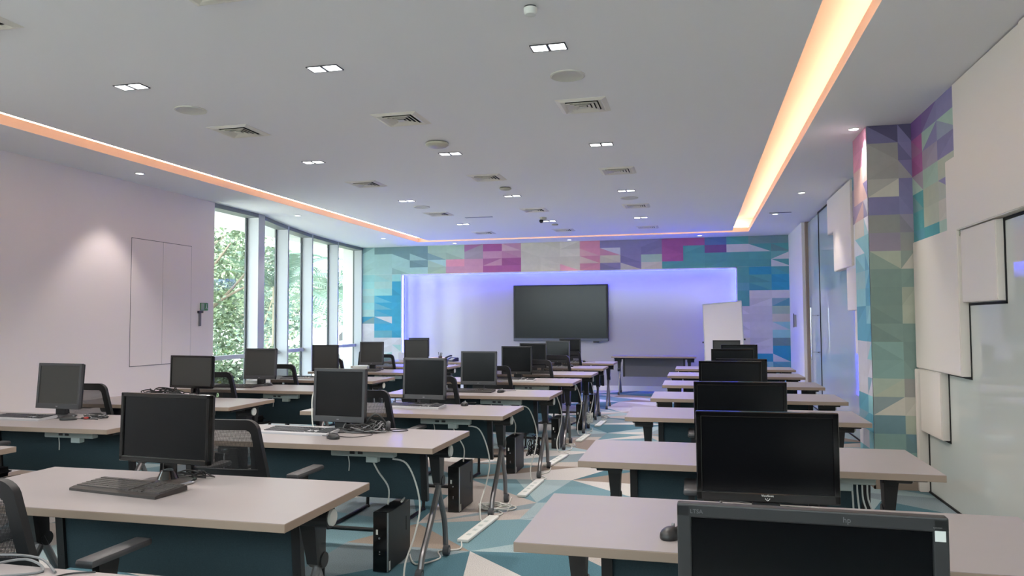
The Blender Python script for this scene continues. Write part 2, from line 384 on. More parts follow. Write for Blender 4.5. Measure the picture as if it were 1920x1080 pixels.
s = MB(); s.box(GX, GX+.015, 12.10, 13.22, 0, 3.03); struct(s.build('window_7', m_glassdoor))
s = MB(); s.box(GX-.01, GX+.02, 12.08, 12.10, 0, 3.04); s.box(GX-.012, GX+.02, 9.3, 12.1, 3.03, 3.05); s.box(GX-.01, GX+.004, -2.2, 6.8, 0, .015); s.box(GX-.01, GX+.004, 7.4, 13.2, 0, .015)
struct(s.build('trim_3', m_dark))
s = MB(); s.box(1.775, 1.84, 13.22, 13.32, 0, 3.05); struct(s.build('trim_4', m_edge))
# black shadow-gap outline of the near glass, following the stepped panels
s = MB(); q = GX-.004; w_ = .02
for (y0, y1, z0, z1) in ((5.1-w_, 5.1, 1.50, 2.02), (5.1-w_, 5.75, 1.498, 1.515), (5.74-w_, 5.74, 1.0, 1.5), (5.74-w_, 6.24, .99, 1.01), (6.22-w_, 6.22, .49, 1.0), (6.22-w_, 6.78, .48, .5), (6.76-w_, 6.765, 0, .5), (3.5, 5.1, 2.0, 2.02)):
    s.box(q, GX+.002, y0, y1, z0, z1)
struct(s.build('trim_5', m_dark))
def panel(poly, x0, x1, lab):
    # poly in (y,z), extruded along x, small chamfer
    bm = bmesh.new(); vs = [bm.verts.new((x1, y, z)) for y, z in poly]; f = bm.faces.new(vs)
    r = bmesh.ops.extrude_face_region(bm, geom=[f]); bmesh.ops.translate(bm, verts=[v for v in r['geom'] if isinstance(v, bmesh.types.BMVert)], vec=(x0-x1, 0, 0))
    bmesh.ops.bevel(bm, geom=[e for e in bm.edges if abs(e.verts[0].co.x-x0) < 1e-5 and abs(e.verts[1].co.x-x0) < 1e-5], offset=.006, segments=2, affect='EDGES')
    o = MB().bm(bm).build('wall_panel', m_panel); tag(o, lab, 'panel', 'stepped cream wall panels'); return o
panel([(4.62, 2.02), (5.735, 2.02), (5.735, 1.01), (6.815, 1.01), (6.815, 2.045), (5.94, 2.045), (5.94, 2.54), (5.745, 2.54), (5.745, 3.045), (4.62, 3.045)], 1.755, 1.995, 'large stepped cream wall panel right of the mural pillar, reaching the ceiling')
panel([(2.9, 2.02), (4.605, 2.02), (4.605, 3.045), (2.9, 3.045)], 1.745, 1.995, 'cream wall panel at the upper right edge of the photo')
panel([(5.1, 1.52), (5.72, 1.52), (5.72, 2.015), (5.1, 2.015)], 1.772, 1.995, 'small cream wall panel tucked under the big stepped panel beside the black-edged glass')
panel([(6.225, .5), (6.755, .5), (6.755, 1.005), (6.225, 1.005)], 1.762, 1.995, 'lowest small cream wall panel hanging beside the mural pillar')
panel([(6.765, .005), (6.815, .005), (6.815, 1.0), (6.765, 1.0)], 1.74, 1.995, 'slim cream upright standing between mural pillar and glass at floor level')
panel([(9.28, 2.035), (10.43, 2.035), (10.43, 2.56), (10.86, 2.56), (10.86, 3.035), (9.28, 3.035)], 1.745, 1.99, 'stepped cream wall panel over the far glass door')
panel([(8.9, 1.52), (9.765, 1.52), (9.765, 2.53), (8.9, 2.53)], 1.775, 1.99, 'cream wall panel partly behind the mural pillar below the stepped one')
panel([(8.7, 1.02), (9.29, 1.02), (9.29, 1.515), (8.7, 1.515)], 1.765, 1.99, 'narrow lower cream wall panel just left of the mural pillar')
# door pull
t = empty('door_handle', (1.70, 12.2, 0)); tag(t, 'long vertical chrome pull bar on the far glass door', 'handle')
MB().cyl((0, 0, .8), (0, 0, 1.6), .014, n=12).build('grip', m_chrome, t, smooth=True)
for z in (.92, 1.48): MB().cyl((0, 0, z), (.12, 0, z), .009, n=8).build('mount', m_chrome, t)
# wall control on the far right wall
t = empty('wall_controller', (1.73, 14.35, 1.40)); tag(t, 'small wall controller with a dark edge on the far right white wall', 'switch')
MB().box(-.04, 0, -.13, .13, -.11, .11, bev=.006).build('housing', m_offw, t)
MB().box(-.05, -.04, -.16, -.125, -.12, .13, bev=.003).build('front_cover', m_black, t)

# ---- left wall fittings
t = empty('wall_cabinet', (XL, 7.33, .91)); tag(t, 'flush white double-door wall cabinet on the left wall', 'cabinet')
s = MB(); s.box(-.02, .006, 0, .524, 0, 1.49, bev=.003); s.build('door', m_wall, t)
s = MB(); s.box(-.02, .006, .53, 1.056, 0, 1.49, bev=.003); s.build('door', m_wall, t)
MB().box(-.02, .002, -.006, 1.062, -.006, 1.496).build('frame', m_dgrey, t)
t = empty('exit_sign', (XL, 8.65, 1.625)); tag(t, 'small green and pale exit sign on the left wall by the window', 'sign')
MB().box(0, .012, -.075, .075, -.05, .05).build('plate', m_green, t)
MB().box(.012, .0145, -.07, -.005, -.045, .045).build('pale_half', mat('pale_sign', (150, 165, 140), .5), t)
s = MB(); s.T = Matrix.Translation((.0146, .035, 0)); s.cyl((0, .006, .027), (.001, .006, .027), .007, n=8); s.box(0, .001, -.003, .009, -.006, .019)
s.prism([(-.003, -.006), (.004, -.006), (-.012, -.03), (-.018, -.028)], 'x', 0, .001); s.prism([(.002, -.006), (.009, -.006), (.02, -.028), (.013, -.03)], 'x', 0, .001)
s.build('running_figure', m_offw, t)
t = empty('call_point', (XL, 8.57, 1.47)); tag(t, 'small door release switch with a hanging handle under the exit sign', 'switch')
MB().box(0, .03, -.05, .04, .07, .1, bev=.004).build('cap', m_dgrey, t); MB().box(0, .025, -.025, .005, -.1, .07, bev=.005).build('lever', mat('mid_grey_plastic', (120, 116, 122), .5), t)
s = MB(); s.box(XL, XL+.012, -2.2, 8.82, 0, .1); struct(s.build('baseboard_left', m_white))
s = MB(); s.box(-7.1, RX0, BY-.014, BY, 0, .1); s.box(RX1, 1.73, BY-.014, BY, 0, .1); s.box(RX0, RX1, BY+RD-.03, BY+RD, 0, .1); struct(s.build('baseboard_back', m_white))

# ---- glazed facade: fins, transom, head, panes
m_fin = mat('fin_enamel', (186, 190, 196), .4)
m_frame = mat('dark_frame', (70, 76, 80), .4)
def nrm(a, b):
    d = Vector((b[0]-a[0], b[1]-a[1])); d.normalize(); return Vector((-d.y, d.x))   # outward (to the left)
FD = .19
for k, (c0, c1) in enumerate(zip(CUR[1:], CUR[2:]+[CUR[-1]])):
    a = Vector(c0); n = nrm(CUR[k], c0) if k else Vector((-1, 0))
    if k == 4: n = Vector((-1, -.03))
    d = Vector((-n.y, n.x))*-1
    th = .045 if k else .17
    p = [a, a+n*FD, a+n*FD+Vector((0, th)), a+Vector((0, th))]
    if k == 4: p = [a+Vector((.0, -.05)), a+n*.17+Vector((0, -.05)), a+n*.17, a]
    s = MB(); s.prism([tuple(x) for x in p], 'z', 0, CZ)
    struct(s.build('trim_%d' % (6+k), m_fin))
    q = a+n*(FD-.005); s = MB(); s.prism([(q.x-.025, q.y-.035), (q.x+.0, q.y-.035), (q.x+.0, q.y-.003), (q.x-.025, q.y-.003)], 'z', 0, CZ)
    struct(s.build('trim_%d' % (20+k), m_frame))
outer = [(XL-.02-FD, 8.86)]
for k, c0 in enumerate(CUR[1:]):
    n = nrm(CUR[k], c0) if k else Vector((-1, 0)); outer.append((c0[0]+n.x*FD, c0[1]+n.y*FD))
outer[-1] = (-7.31, 15.12)
for k in range(5):
    a = Vector(outer[k]); b_ = Vector(outer[k+1]); n = nrm(a, b_)
    s = MB(); s.prism([tuple(a), tuple(b_), tuple(b_+n*.012), tuple(a+n*.012)], 'z', .05, CZ-.06); struct(s.build('window_%d' % (k+1), m_pane))
def rail(name, z0, z1, dep, m, off=0.):
    s = MB()
    for k in range(5):
        a = Vector(outer[k]); b_ = Vector(outer[k+1]); n = nrm(a, b_)
        s.prism([tuple(a-n*(dep+off)), tuple(b_-n*(dep+off)), tuple(b_+n*.02), tuple(a+n*.02)], 'z', z0, z1)
    struct(s.build(name, m))
rail('trim_12', .885, .945, .05, m_fin); rail('trim_13', 0, .06, .05, m_frame); rail('trim_14', CZ-.06, CZ+.02, FD+.0, mat('head_grey', (126, 132, 132), .6))
s = MB(); s.box(XL-.22, XL-.001, 8.80, 8.86, 0, CZ); struct(s.build('trim_15', m_wall))

# ================================================================== CEILING FITTINGS
def vent():
    t = empty('air_vent'); 
    s = MB()
    def ring(b, r0, r1, z0, z1):
        o = [(-r0, -r0), (r0, -r0), (r0, r0), (-r0, r0)]; i = [(-r1, -r1), (r1, -r1), (r1, r1), (-r1, r1)]
        vs = [(x, y, z0) for x, y in o]+[(x, y, z1) for x, y in i]+[(x*1.0, y*1.0, z0+.004) for x, y in o]+[(x, y, z1+.004) for x, y in i]
        fs = [(k, (k+1) % 4, 4+(k+1) % 4, 4+k) for k in range(4)]+[(8+k, 12+k, 12+(k+1) % 4, 8+(k+1) % 4) for k in range(4)]+[(k, 8+k, 8+(k+1) % 4, (k+1) % 4) for k in range(4)]
        b.add(vs, fs)
    ring(s, .19, .155, -.002, -.014); ring(s, .155, .125, -.014, -.003); s.build('frame', m_vent, t)
    l = MB()
    for r in (.118, .088, .058): ring(l, r, r-.024, -.017, -.003)
    l.box(-.028, .028, -.028, .028, -.016, -.012); l.build('louvers', m_vent, t)
    MB().box(-.125, .125, -.125, .125, -.003, -.001).build('duct_opening', m_dark, t)
    return t
COLN = {-3.79: 'left line', -2.3: 'middle line', -.815: 'right line'}
ORD = ['nearest', 'second nearest', 'third nearest', 'fourth nearest', 'fifth nearest', 'sixth nearest', 'seventh nearest', 'eighth nearest', 'ninth nearest']
proto = vent(); first = True
for x, cn in ((-3.79, 'left'), (-2.3, 'middle'), (-.815, 'right')):
    for k, y in enumerate((3.12, 5.6, 8.14, 10.7, 13.18)):
        if x > -1 and k == 0: continue
        o = proto if first else copy_tree(proto); first = False; o.location = (x, y, CZ)
        kk = k-1 if x > -1 else k
        tag(o, f'square white ceiling air vent, {ORD[kk]} to the camera in the {cn} line', 'air vent', 'square ceiling air vents')
def lamp():
    t = empty('ceiling_light')
    s = MB(); s.box(-.108, .108, -.055, -.049, -.006, 0); s.box(-.108, .108, .049, .055, -.006, 0); s.box(-.108, -.101, -.055, .055, -.006, 0); s.box(.101, .108, -.055, .055, -.006, 0); s.box(-.008, .008, -.05, .05, -.009, 0)
    s.build('trim_ring', m_dgrey, t)
    for sx in (-1, 1): MB().box(sx*.053-.047, sx*.053+.047, -.048, .048, -.004, -.001).build('lens', m_lamp, t)
    return t
def spot_at(parent, p, w, ang, blend, size, name='bulb', aim=None, col=(1, .925, .86)):
    d = bpy.data.lights.new(name, 'SPOT'); d.energy = w; d.spot_size = R(ang); d.spot_blend = blend; d.shadow_soft_size = size; d.color = col
    o = bpy.data.objects.new(name, d); COL.objects.link(o); o.parent = parent; o.location = p; return o
lp = lamp(); first = True
for x, cn in ((-3.79, 'left'), (-2.315, 'middle'), (-.838, 'right')):
    for k, y in enumerate((1.8, 4.34, 6.88, 9.42, 11.93)):
        o = lp if first else copy_tree(lp); 
        o.location = (x, y, CZ); first = False
        tag(o, f'twin square downlight in the {cn} ceiling line, {ORD[k-1]} to the camera' if k else f'twin square downlight above the camera in the {cn} ceiling line', 'light', 'twin ceiling downlights')
for o in [x for x in list(bpy.data.objects) if x.name.startswith('ceiling_light')]:
    spot_at(o, (0, 0, -.03), SPOT_W*(.5 if o.location.y < 2 and o.location.x < -1 else .85 if o.location.x < -3 else 1.35 if o.location.x > -1 else 1), 140, .6, .06)
def small_spot():
    t = empty('spotlight')
    s = MB(); s.lathe([(.052, -.001), (.052, -.005), (.044, -.008), (.040, -.005), (.040, -.001)], n=20); s.build('trim_ring', m_offw, t, smooth=True)
    MB().lathe([(.038, -.002), (.036, -.005), (.001, -.006)], n=16).build('lens', m_spot, t)
    return t
sp = small_spot(); first = True
SP = [(-5.9, 3.5, 0, 'round recessed spotlight by the left wall, nearest to the camera'), (-5.9, 6.9, 1, 'round recessed spotlight throwing a cone of light on the left wall'), (-5.91, 10.26, 1, 'round recessed spotlight in front of the tall windows'),
      (-5.92, 13.5, 1, 'round recessed spotlight near the far end of the windows'), (-4.87, 14.75, 1, 'round recessed spotlight before the mural, left of the row'),
      (-2.46, 14.78, 1, 'round recessed spotlight before the mural, middle of the row'), (.08, 14.75, 1, 'round recessed spotlight before the mural, right of the row'),
      (1.340, 6.89, 1, 'round recessed spotlight grazing the mural pillar'), (1.336, 10.17, 1, 'round recessed spotlight before the far glass door'), (1.2, 12.1, 1, 'round recessed spotlight right of the ceiling trough, farthest from the camera'),
      (1.34, 3.4, 1, 'round recessed spotlight beyond the top right of the view')]
for k, (x, y, v, lab) in enumerate(SP):
    o = sp if k == 0 else copy_tree(sp); o.location = (x, y, CZ); tag(o, lab, 'spotlight', 'round recessed spotlights')
for k, o in enumerate([x for x in list(bpy.data.objects) if x.name.startswith('spotlight')]):
    spot_at(o, (0, 0, -.03), SMALL_W*(1.1 if abs(o.location.y-6.9) < .05 else .25 if o.location.y > 14 else 1), 82, .55, .05)
# loudspeakers
s = MB(); s.lathe([(.118, 0), (.118, -.006), (.106, -.010), (.10, -.006), (.001, -.007)], n=32)
m_spk = mat('speaker_grille', (206, 204, 196), .7)
sps = s.build('ceiling_speaker', m_spk, smooth=True)
for k, (x, y, lab) in enumerate(((-3.77, 4.94, 'round ceiling speaker, left one of the near pair'), (-.815, 4.88, 'round ceiling speaker, right one of the near pair'), (-3.79, 9.98, 'round ceiling speaker, left one of the far pair'), (-.85, 9.99, 'round ceiling speaker, right one of the far pair'))):
    o = sps if k == 0 else sps.copy()
    if k: COL.objects.link(o)
    o.location = (x, y, CZ); tag(o, lab, 'speaker', 'round ceiling speakers')
def det(x, y, r, h, lab, m, nm='smoke_detector', g=None):
    t = empty(nm, (x, y, CZ)); tag(t, lab, 'smoke detector' if 'smoke' in nm else 'ceiling device')
    MB().lathe([(r*.85, 0), (r*.85, -.008), (r, -.01), (r, -h*.55), (r*.8, -h*.9), (r*.3, -h), (.001, -h)], n=24).build('housing', m, t, smooth=True)
    MB().lathe([(r*.88, -.001), (r*.88, -.0095)], n=20).build('base', m_dgrey, t)
det(-.82, 3.75, .036, .05, 'small white domed smoke detector at the top of the photo', m_offw)
det(-2.287, 6.42, .105, .045, 'round beige sensor below the ceiling, beside the middle light line', m_beige, 'ceiling_sensor')
det(-2.258, 8.82, .075, .03, 'flat dark-edged sensor in the middle of the ceiling', m_beige, 'ceiling_sensor')
det(-2.3, 12.35, .06, .025, 'small flat sensor far down the ceiling middle line', m_beige, 'ceiling_sensor')
t = empty('security_camera', (-2.33, 11.5, CZ)); tag(t, 'small dome camera with dark lens hanging from the far ceiling', 'camera')
MB().lathe([(.055, 0), (.055, -.03), (.04, -.04), (.001, -.04)], n=20).build('base', m_beige, t, smooth=True); MB().lathe([(.03, -.04), (.035, -.06), (.02, -.085), (.001, -.09)], c=(-.03, 0, 0), n=16).build('lens', m_black, t, smooth=True)
s = MB(); s.box(-.22, .22, -.03, .03, -.006, 0); o = s.build('reflection_strip', mat('blue_reflection_tint', (150, 152, 175), .6), loc=(-3.3, 11.2, CZ)); tag(o, 'thin strip standing for a blue reflection on the ceiling between left and middle far vents', 'reflection_mark')  # bluish plate painted as a blue light reflection on a speaker
s = MB(); s.box(-.16, .16, -.02, .02, -.005, 0); o = s.build('slot_vent', m_dgrey, loc=(1.26, 11.97, CZ)); tag(o, 'narrow dark slot vent in the right ceiling border', 'air vent')

# ================================================================== FURNITURE PROTOTYPES
def make_table():
    t = empty('training_table')
    b = MB(); b.box(.001, TL-.001, .001, TD-.001, TZ-.001-.0, TZ, 0); b.box(0, TL, 0, TD, TZ-.030, TZ-.001, 1, bev=.002)
    b.build('tabletop', [m_top, m_edge], t)
    b = MB(); b.box(.17, TL-.17, .40, .44, TZ-.065, TZ-.032); b.build('crossbeam', m_black, t)
    # modesty panel hanging from the beam, tilted a little away
    def slant(z): return .46+(TZ-.04-z)*.10
    b = MB(); z0, z1 = .348, TZ-.045
    b.add([(x, slant(z)+dy, z) for x in (.215, TL-.215) for dy in (0, .014) for z in (z0, z1)], [(0, 1, 3, 2), (4, 6, 7, 5), (0, 4, 5, 1), (2, 3, 7, 6), (0, 2, 6, 4), (1, 5, 7, 3)])
    mp = b.build('modesty_panel', m_fab, t)
    for x in (.205, TL-.245):
        b = MB(); b.add([(x+dx, slant(z)+dy, z) for dx in (0, .038) for dy in (-.014, .016) for z in (z0-.004, z1+.002)], [(0, 1, 3, 2), (4, 6, 7, 5), (0, 4, 5, 1), (2, 3, 7, 6), (0, 2, 6, 4), (1, 5, 7, 3)])
        for zz in (z0+.06, z1-.08): b.cyl((x+.019, slant(zz)-.016, zz), (x+.019, slant(zz)-.013, zz), .005, n=8)
        b.build('panel_bracket', m_black, mp)
    for sx, x in ((-1, .13), (1, TL-.13)):
        b = MB()
        # flip housing along y, then a broad blade leaning back to the hub of the tubes
        b.box(min(x-sx*.04, x+sx*.085), max(x-sx*.04, x+sx*.085), .10, .56, TZ-.052, TZ-.032, bev=.004)
        b.cyl((x-sx*.04, .40, TZ-.08), (x+sx*.09, .40, TZ-.08), .040, n=20)
        pl = [(.345, TZ-.045), (.475, TZ-.045), (.47, TZ-.13), (.485, .50), (.505, .475), (.47, .44), (.42, .47), (.385, TZ-.13)]
        hw = lambda z: .036-.014*min(1, max(0, (TZ-.06-z)/.2)); n_ = len(pl)
        b.add([(x-hw(z), y, z) for y, z in pl]+[(x+hw(z), y, z) for y, z in pl], [tuple(range(n_)), tuple(range(2*n_-1, n_-1, -1))]+[(i, n_+i, n_+(i+1) % n_, (i+1) % n_) for i in range(n_)])
        b.cyl((x-.028, .47, .475), (x+.028, .47, .475), .030, n=16)
        leg = b.build('leg', m_black, t)
        MB().tube([(x, .49, .50), (x, .44, .42), (x, .30, .24), (x, .20, .13), (x, .165, .055)], .0175, n=10).build('front_tube', m_steel, leg, smooth=True)
        MB().tube([(x-sx*.012, .45, .49), (x-sx*.012, .52, .36), (x-sx*.012, .60, .20), (x-sx*.012, .62, .055)], .0165, n=10).build('rear_tube', m_steel, leg, smooth=True)
        for yy in (.165, .62):
            c = MB(); c.cyl((x-.016, yy-.02, .032), (x+.016, yy-.02, .032), .030, n=18); c.cyl((x-.019, yy-.02, .032), (x+.019, yy-.02, .032), .016, n=12, mi=1)
            c.build('caster', [m_rubber, m_steel], leg)
        e = MB(); e.cyl((x+sx*.088, .40, TZ-.08), (x+sx*.100, .40, TZ-.08), .031, n=20, mi=0); e.build('end_cap', m_offw, leg)
    # cable outlet box under the right half
    b = MB(); b.box(.88, 1.27, .22, .27, TZ-.10, TZ-.055, bev=.006); b.box(.95, .97, .23, .26, TZ-.056, TZ-.03); b.box(1.18, 1.2, .23, .26, TZ-.056, TZ-.03); b.box(1.10, 1.17, .215, .26, TZ-.130, TZ-.095, bev=.004)
    b.box(1.0, 1.03, .217, .221, TZ-.085, TZ-.07, 1); b.box(1.05, 1.08, .217, .221, TZ-.085, TZ-.07, 1)
    b.build('outlet_box', [m_gwhite, m_dgrey], t)
    b = MB(); b.tube([(.98, .24, TZ-.10), (.99, .235, .60), (.985, .24, .555)], .003, n=6); b.build('loose_wire', m_cable_w, t)
    return t
def make_chair():
    t = empty('office_chair')   # origin: floor under the backrest top, faces +y
    T = lambda z: .015+(.95-z)*.19     # back plane y for a height
    # back frame: one rounded loop of flat section
    def backpt(u, z, off=0): return Vector((u, T(z)+off-.05*(1-(u/.22)**2)*.6, z))
    def wz(z): return .195+(.95-z)*.10
    def rr(ins, top, bot, rad, n=5):
        pts = []
        for cx, cz, a0 in ((1, 1, 0), (-1, 1, 90), (-1, -1, 180), (1, -1, 270)):
            z_ = (top-rad) if cz > 0 else (bot+rad); 
            for k in range(n+1):
                an = R(a0+90*k/n); zz = z_+rad*math.sin(an); pts.append((cx*(wz(zz)-ins-rad)+rad*math.cos(an), zz))
            if (cx, cz) in ((-1, 1), (1, -1)):
                za, zb_ = (top-rad, bot+rad) if cx < 0 else (bot+rad, top-rad)
                for k in range(1, 6): zz = za+(zb_-za)*k/6; pts.append((cx*(wz(zz)-ins), zz))
            else:
                for k in range(1, 6): f = 1-2*k/6; zz = top if cz > 0 else bot; pts.append((cx*f*(wz(zz)-ins-rad), zz))
        return pts
    b = MB(); lo = rr(0, .945, .485, .045); li = rr(.036, .895, .515, .022); n = len(lo); vs = []; fs = []
    for (u, z), (iu, iz) in zip(lo, li): vs += [backpt(u, z, -.013), backpt(u, z, .013), backpt(iu, iz, .013), backpt(iu, iz, -.013)]
    for i in range(n):
        j = (i+1) % n
        for k in range(4): fs.append((i*4+k, i*4+(k+1) % 4, j*4+(k+1) % 4, j*4+k))
    b.add(vs, fs); b.build('back_frame', m_black, t, smooth=True)
    # net
    b = MB(); vs = []; NX, NZ = 9, 9
    for j in range(NZ):
        z = .52+(.895-.52)*j/(NZ-1)
        for i in range(NX): u = (-1+2*i/(NX-1))*(wz(z)-.02); vs.append(backpt(u, z, .004))
    b.add(vs, [(j*NX+i, j*NX+i+1, (j+1)*NX+i+1, (j+1)*NX+i) for j in range(NZ-1) for i in range(NX-1)])
    net = b.build('back_mesh', m_net, t, smooth=True)
    b = MB(); vs = []
    for z in (.655, .70):
        for i in range(NX): u = (-1+2*i/(NX-1))*(wz(z)-.01); vs += [backpt(u, z, .0), backpt(u, z, .02)]
    fs = []
    for i in range(NX-1):
        a = 2*i; c = 2*NX+2*i
        fs += [(a, a+2, c+2, c), (a+1, c+1, c+3, a+3), (a, a+1, a+3, a+2), (c, c+2, c+3, c+1)]
    b.add(vs, fs); b.build('lumbar_bar', m_black, t, smooth=True)
    # seat
    b = MB(); bm = bmesh.new(); bmesh.ops.create_cube(bm, size=1)
    for v in bm.verts: v.co = Vector((v.co.x*.46, .34+v.co.y*.45, .445+v.co.z*.06))
    bmesh.ops.bevel(bm, geom=bm.edges[:], offset=.028, segments=3, affect='EDGES'); b.bm(bm); b.build('seat', m_seat, t, smooth=True)
    b = MB()
    for sx in (-1, 1): b.tube([(sx*.16, .12, .43), (sx*.17, .09, .50), (sx*.19, T(.6), .60)], .014, n=8)
    b.build('back_support', m_black, t, smooth=True)
    for sx in (-1, 1):
        b = MB(); 
        b.box(sx*.275-.035, sx*.275+.035, .19, .46, .632, .658, bev=.010); b.build('armrest', m_dgrey, t, smooth=True)
        b = MB(); b.prism([(.24, .635), (.33, .635), (.32, .58), (.30, .42), (.25, .42), (.245, .58)], 'x', sx*.275-.014, sx*.275+.014); b.box(min(sx*.2, sx*.285), max(sx*.2, sx*.285), .25, .30, .405, .425); b.build('arm_post', m_black, t)
    b = MB(); b.tube([(-.225, .60, .40), (-.225, .615, .36), (-.225, .60, .03), (-.225, .57, .014), (-.225, .02, .014), (-.20, -.01, .014), (.20, -.01, .014), (.225, .02, .014), (.225, .57, .014), (.225, .60, .03), (.225, .615, .36), (.225, .60, .40)], .0125, n=8)
    for sx in (-1, 1): b.cyl((sx*.225, .60, .40), (sx*.2, .18, .415), .0125, n=8)
    b.build('sled_base', m_black, t, smooth=True)
    return t
def make_monitor(w, z0, z1, kind, nm='monitor'):
    """origin: table surface under the stand; screen faces -y"""
    t = empty(nm); h0, h1 = z0-TZ, z1-TZ
    T = Matrix.Translation((0, 0, h0)) @ Matrix.Rotation(R({'sq': -2.5 if w < .37 else -4, 'glossA': -1.5}.get(kind, 0)), 4, 'X') @ Matrix.Translation((0, 0, -h0))
    mb = {'sq': m_dgrey, 'sqb': m_black, 'glossA': m_gloss, 'wide': m_gloss, 'near': mat('charcoal_bezel', (44, 44, 45), .5)}[kind]
    bz = {'sq': .019, 'sqb': .017, 'glossA': .017, 'wide': .019, 'near': .024}[kind]; bb = {'sq': .036, 'sqb': .032, 'glossA': .022, 'wide': .030, 'near': .04}[kind]
    b = MB(); b.T = T
    x = w/2
    # bezel as four bars, body behind
    b.box(-x, x, -.012, .010, h1-bz, h1, bev=.003); b.box(-x, x, -.012, .010, h0, h0+bb, bev=.003)
    b.box(-x, -x+bz, -.012, .010, h0+.002, h1-.002, bev=.003); b.box(x-bz, x, -.012, .010, h0+.002, h1-.002, bev=.003)
    b.build('bezel', mb, t)
    b = MB(); b.T = T; b.box(-x+.004, x-.004, .006, .028, h0+.004, h1-.004, bev=.006); b.box(-x*.55, x*.55, .02, .06, h0+.05, h1-.05, bev=.015); b.build('back_shell', m_black, t)
    b = MB(); b.T = T; b.box(-x+bz-.002, x-bz+.002, -.006, -.003, h0+bb-.002, h1-bz+.002); b.build('screen', m_screen2 if abs(w-.368) > .002 and w < .48 and kind in ('sq', 'sqb') or abs(w-.47) < .002 else m_screen, t)
    # stand
    if kind == 'glossA':
        b = MB(); b.box(-.03, .03, .02, .045, .02, h0+.08, bev=.008); b.cyl((0, .02, .012), (0, .02, h0*.6), .045, .028, n=20); b.build('stand_neck', m_gloss, t, smooth=True)
        b = MB(); b.lathe([(.115, 0), (.118, .006), (.10, .012), (.04, .018), (.001, .018)], c=(0, .01, 0), n=32); b.build('stand_base', mat('bronze_reflection', (38, 33, 31), .3), t, smooth=True); MB().lathe([(.112, .004), (.119, .003), (.119, .008), (.112, .0105)], c=(0, .01, 0), n=32).build('base_ring', m_chrome, t, smooth=True)  # dark bronze colour stands for what the shiny base reflects
    else:
        b = MB(); b.box(-.045, .045, .018, .05, .01, h0+.09, bev=.008); b.build('stand_neck', m_black, t)
        b = MB(); b.lathe([(.105, 0), (.108, .006), (.09, .014), (.05, .017), (.001, .018)], c=(0, .02, 0), n=28); b.build('stand_base', m_black if kind == 'wide' else m_dgrey, t, smooth=True)
    if kind in ('sq', 'sqb'):
        vs, fs = text_mb('hp' if kind == 'sqb' else 'acer', .010); b = MB(); b.T = T @ Matrix.Translation((0, -.0125, h0+bb*.5)); b.add(vs, fs); b.build('badge', m_silver, t)
    if kind == 'wide':
        vs, fs = text_mb('ViewSonic', .0095); b = MB(); b.T = T @ Matrix.Translation((0, -.0128, h0+.0225)); b.add(vs, fs)
        b.T = T @ Matrix.Translation((0, -.0125, h0+.014))
        pts = [(-.0075+.015*i/8, 0, -.0075*math.sin(pi*i/8)) for i in range(9)]
        b.tube(pts, .001, n=6, smooth=False); b.cyl((0, 0, -.001), (0, -.0006, -.001), .0012, n=8); b.build('badge', m_offw, t)
    if kind == 'near':
        b = MB(); vs, fs = text_mb('LTSA', .010); b.T = T @ Matrix.Translation((-x+.033, -.0125, h1-.013)); b.add(vs, fs)
        vs, fs = text_mb('hp', .013); b.T = T @ Matrix.Translation((.062, -.0125, h1-.013)); b.add(vs, fs)
        vs, fs = text_mb('synctec', .0045); b.T = T @ Matrix.Translation((x-.017, -.0125, h1-.0165)); b.add(vs, fs); b.build('lettering', mat('grey_ink', (104, 104, 106), .5), t)
        b = MB(); b.T = T @ Matrix.Translation((x-.0135, -.0125, h1-.030)); b.box(-.008, .008, -.0006, .0002, -.0085, .0085); b.build('sticker', m_offw, t)
    return t
def make_keyboard(body, keys):
    t = empty('keyboard'); b = MB()
    b.prism([(-.078, .004), (-.078, .014), (-.06, .019), (.072, .028), (.078, .022), (.078, .008)], 'x', -.228, .228); b.build('body', body, t)
    b = MB()
    for r in range(6):
        y = -.052+r*.0205+(.006 if r == 5 else 0); x = -.219; zz = .018+(y+.06)*.065
        for seg, (xa, xb) in enumerate(((-.219, .062), (.070, .128), (.137, .219))):
            n = {0: 14, 1: 3, 2: 4}[seg]; wk = (xb-xa)/n; k = 0
            while k < n:
                ww = wk*(5 if (r == 0 and seg == 0 and k == 4) else 1); 
                if not (seg == 1 and r in (1, 2) and (r == 2 or k != 1)): b.box(xa+k*wk+.0012, xa+k*wk+ww-.0012, y, y+.0178, zz-.002, zz+.0055)
                k += 5 if (r == 0 and seg == 0 and k == 4) else 1
    b.build('keys', keys, t); return t
def make_mouse():
    t = empty('computer_mouse'); bm = bmesh.new(); bmesh.ops.create_uvsphere(bm, u_segments=20, v_segments=14, radius=1)
    for v in bm.verts:
        z = max(v.co.z, -.25); v.co = Vector((v.co.x*.030*(1+.12*v.co.y*-1), v.co.y*.055, (z+.25)*.026*(1-.18*v.co.y)))
    MB().bm(bm).build('shell', m_black, t, smooth=True)
    MB().cyl((-.004, .03, .027), (.004, .03, .027), .008, n=12).build('scroll_wheel', m_cable_g, t)
    b = MB(); b.box(-.0006, .0006, .012, .05, .0265, .029); b.build('button_gap', m_dark, t)
    return t
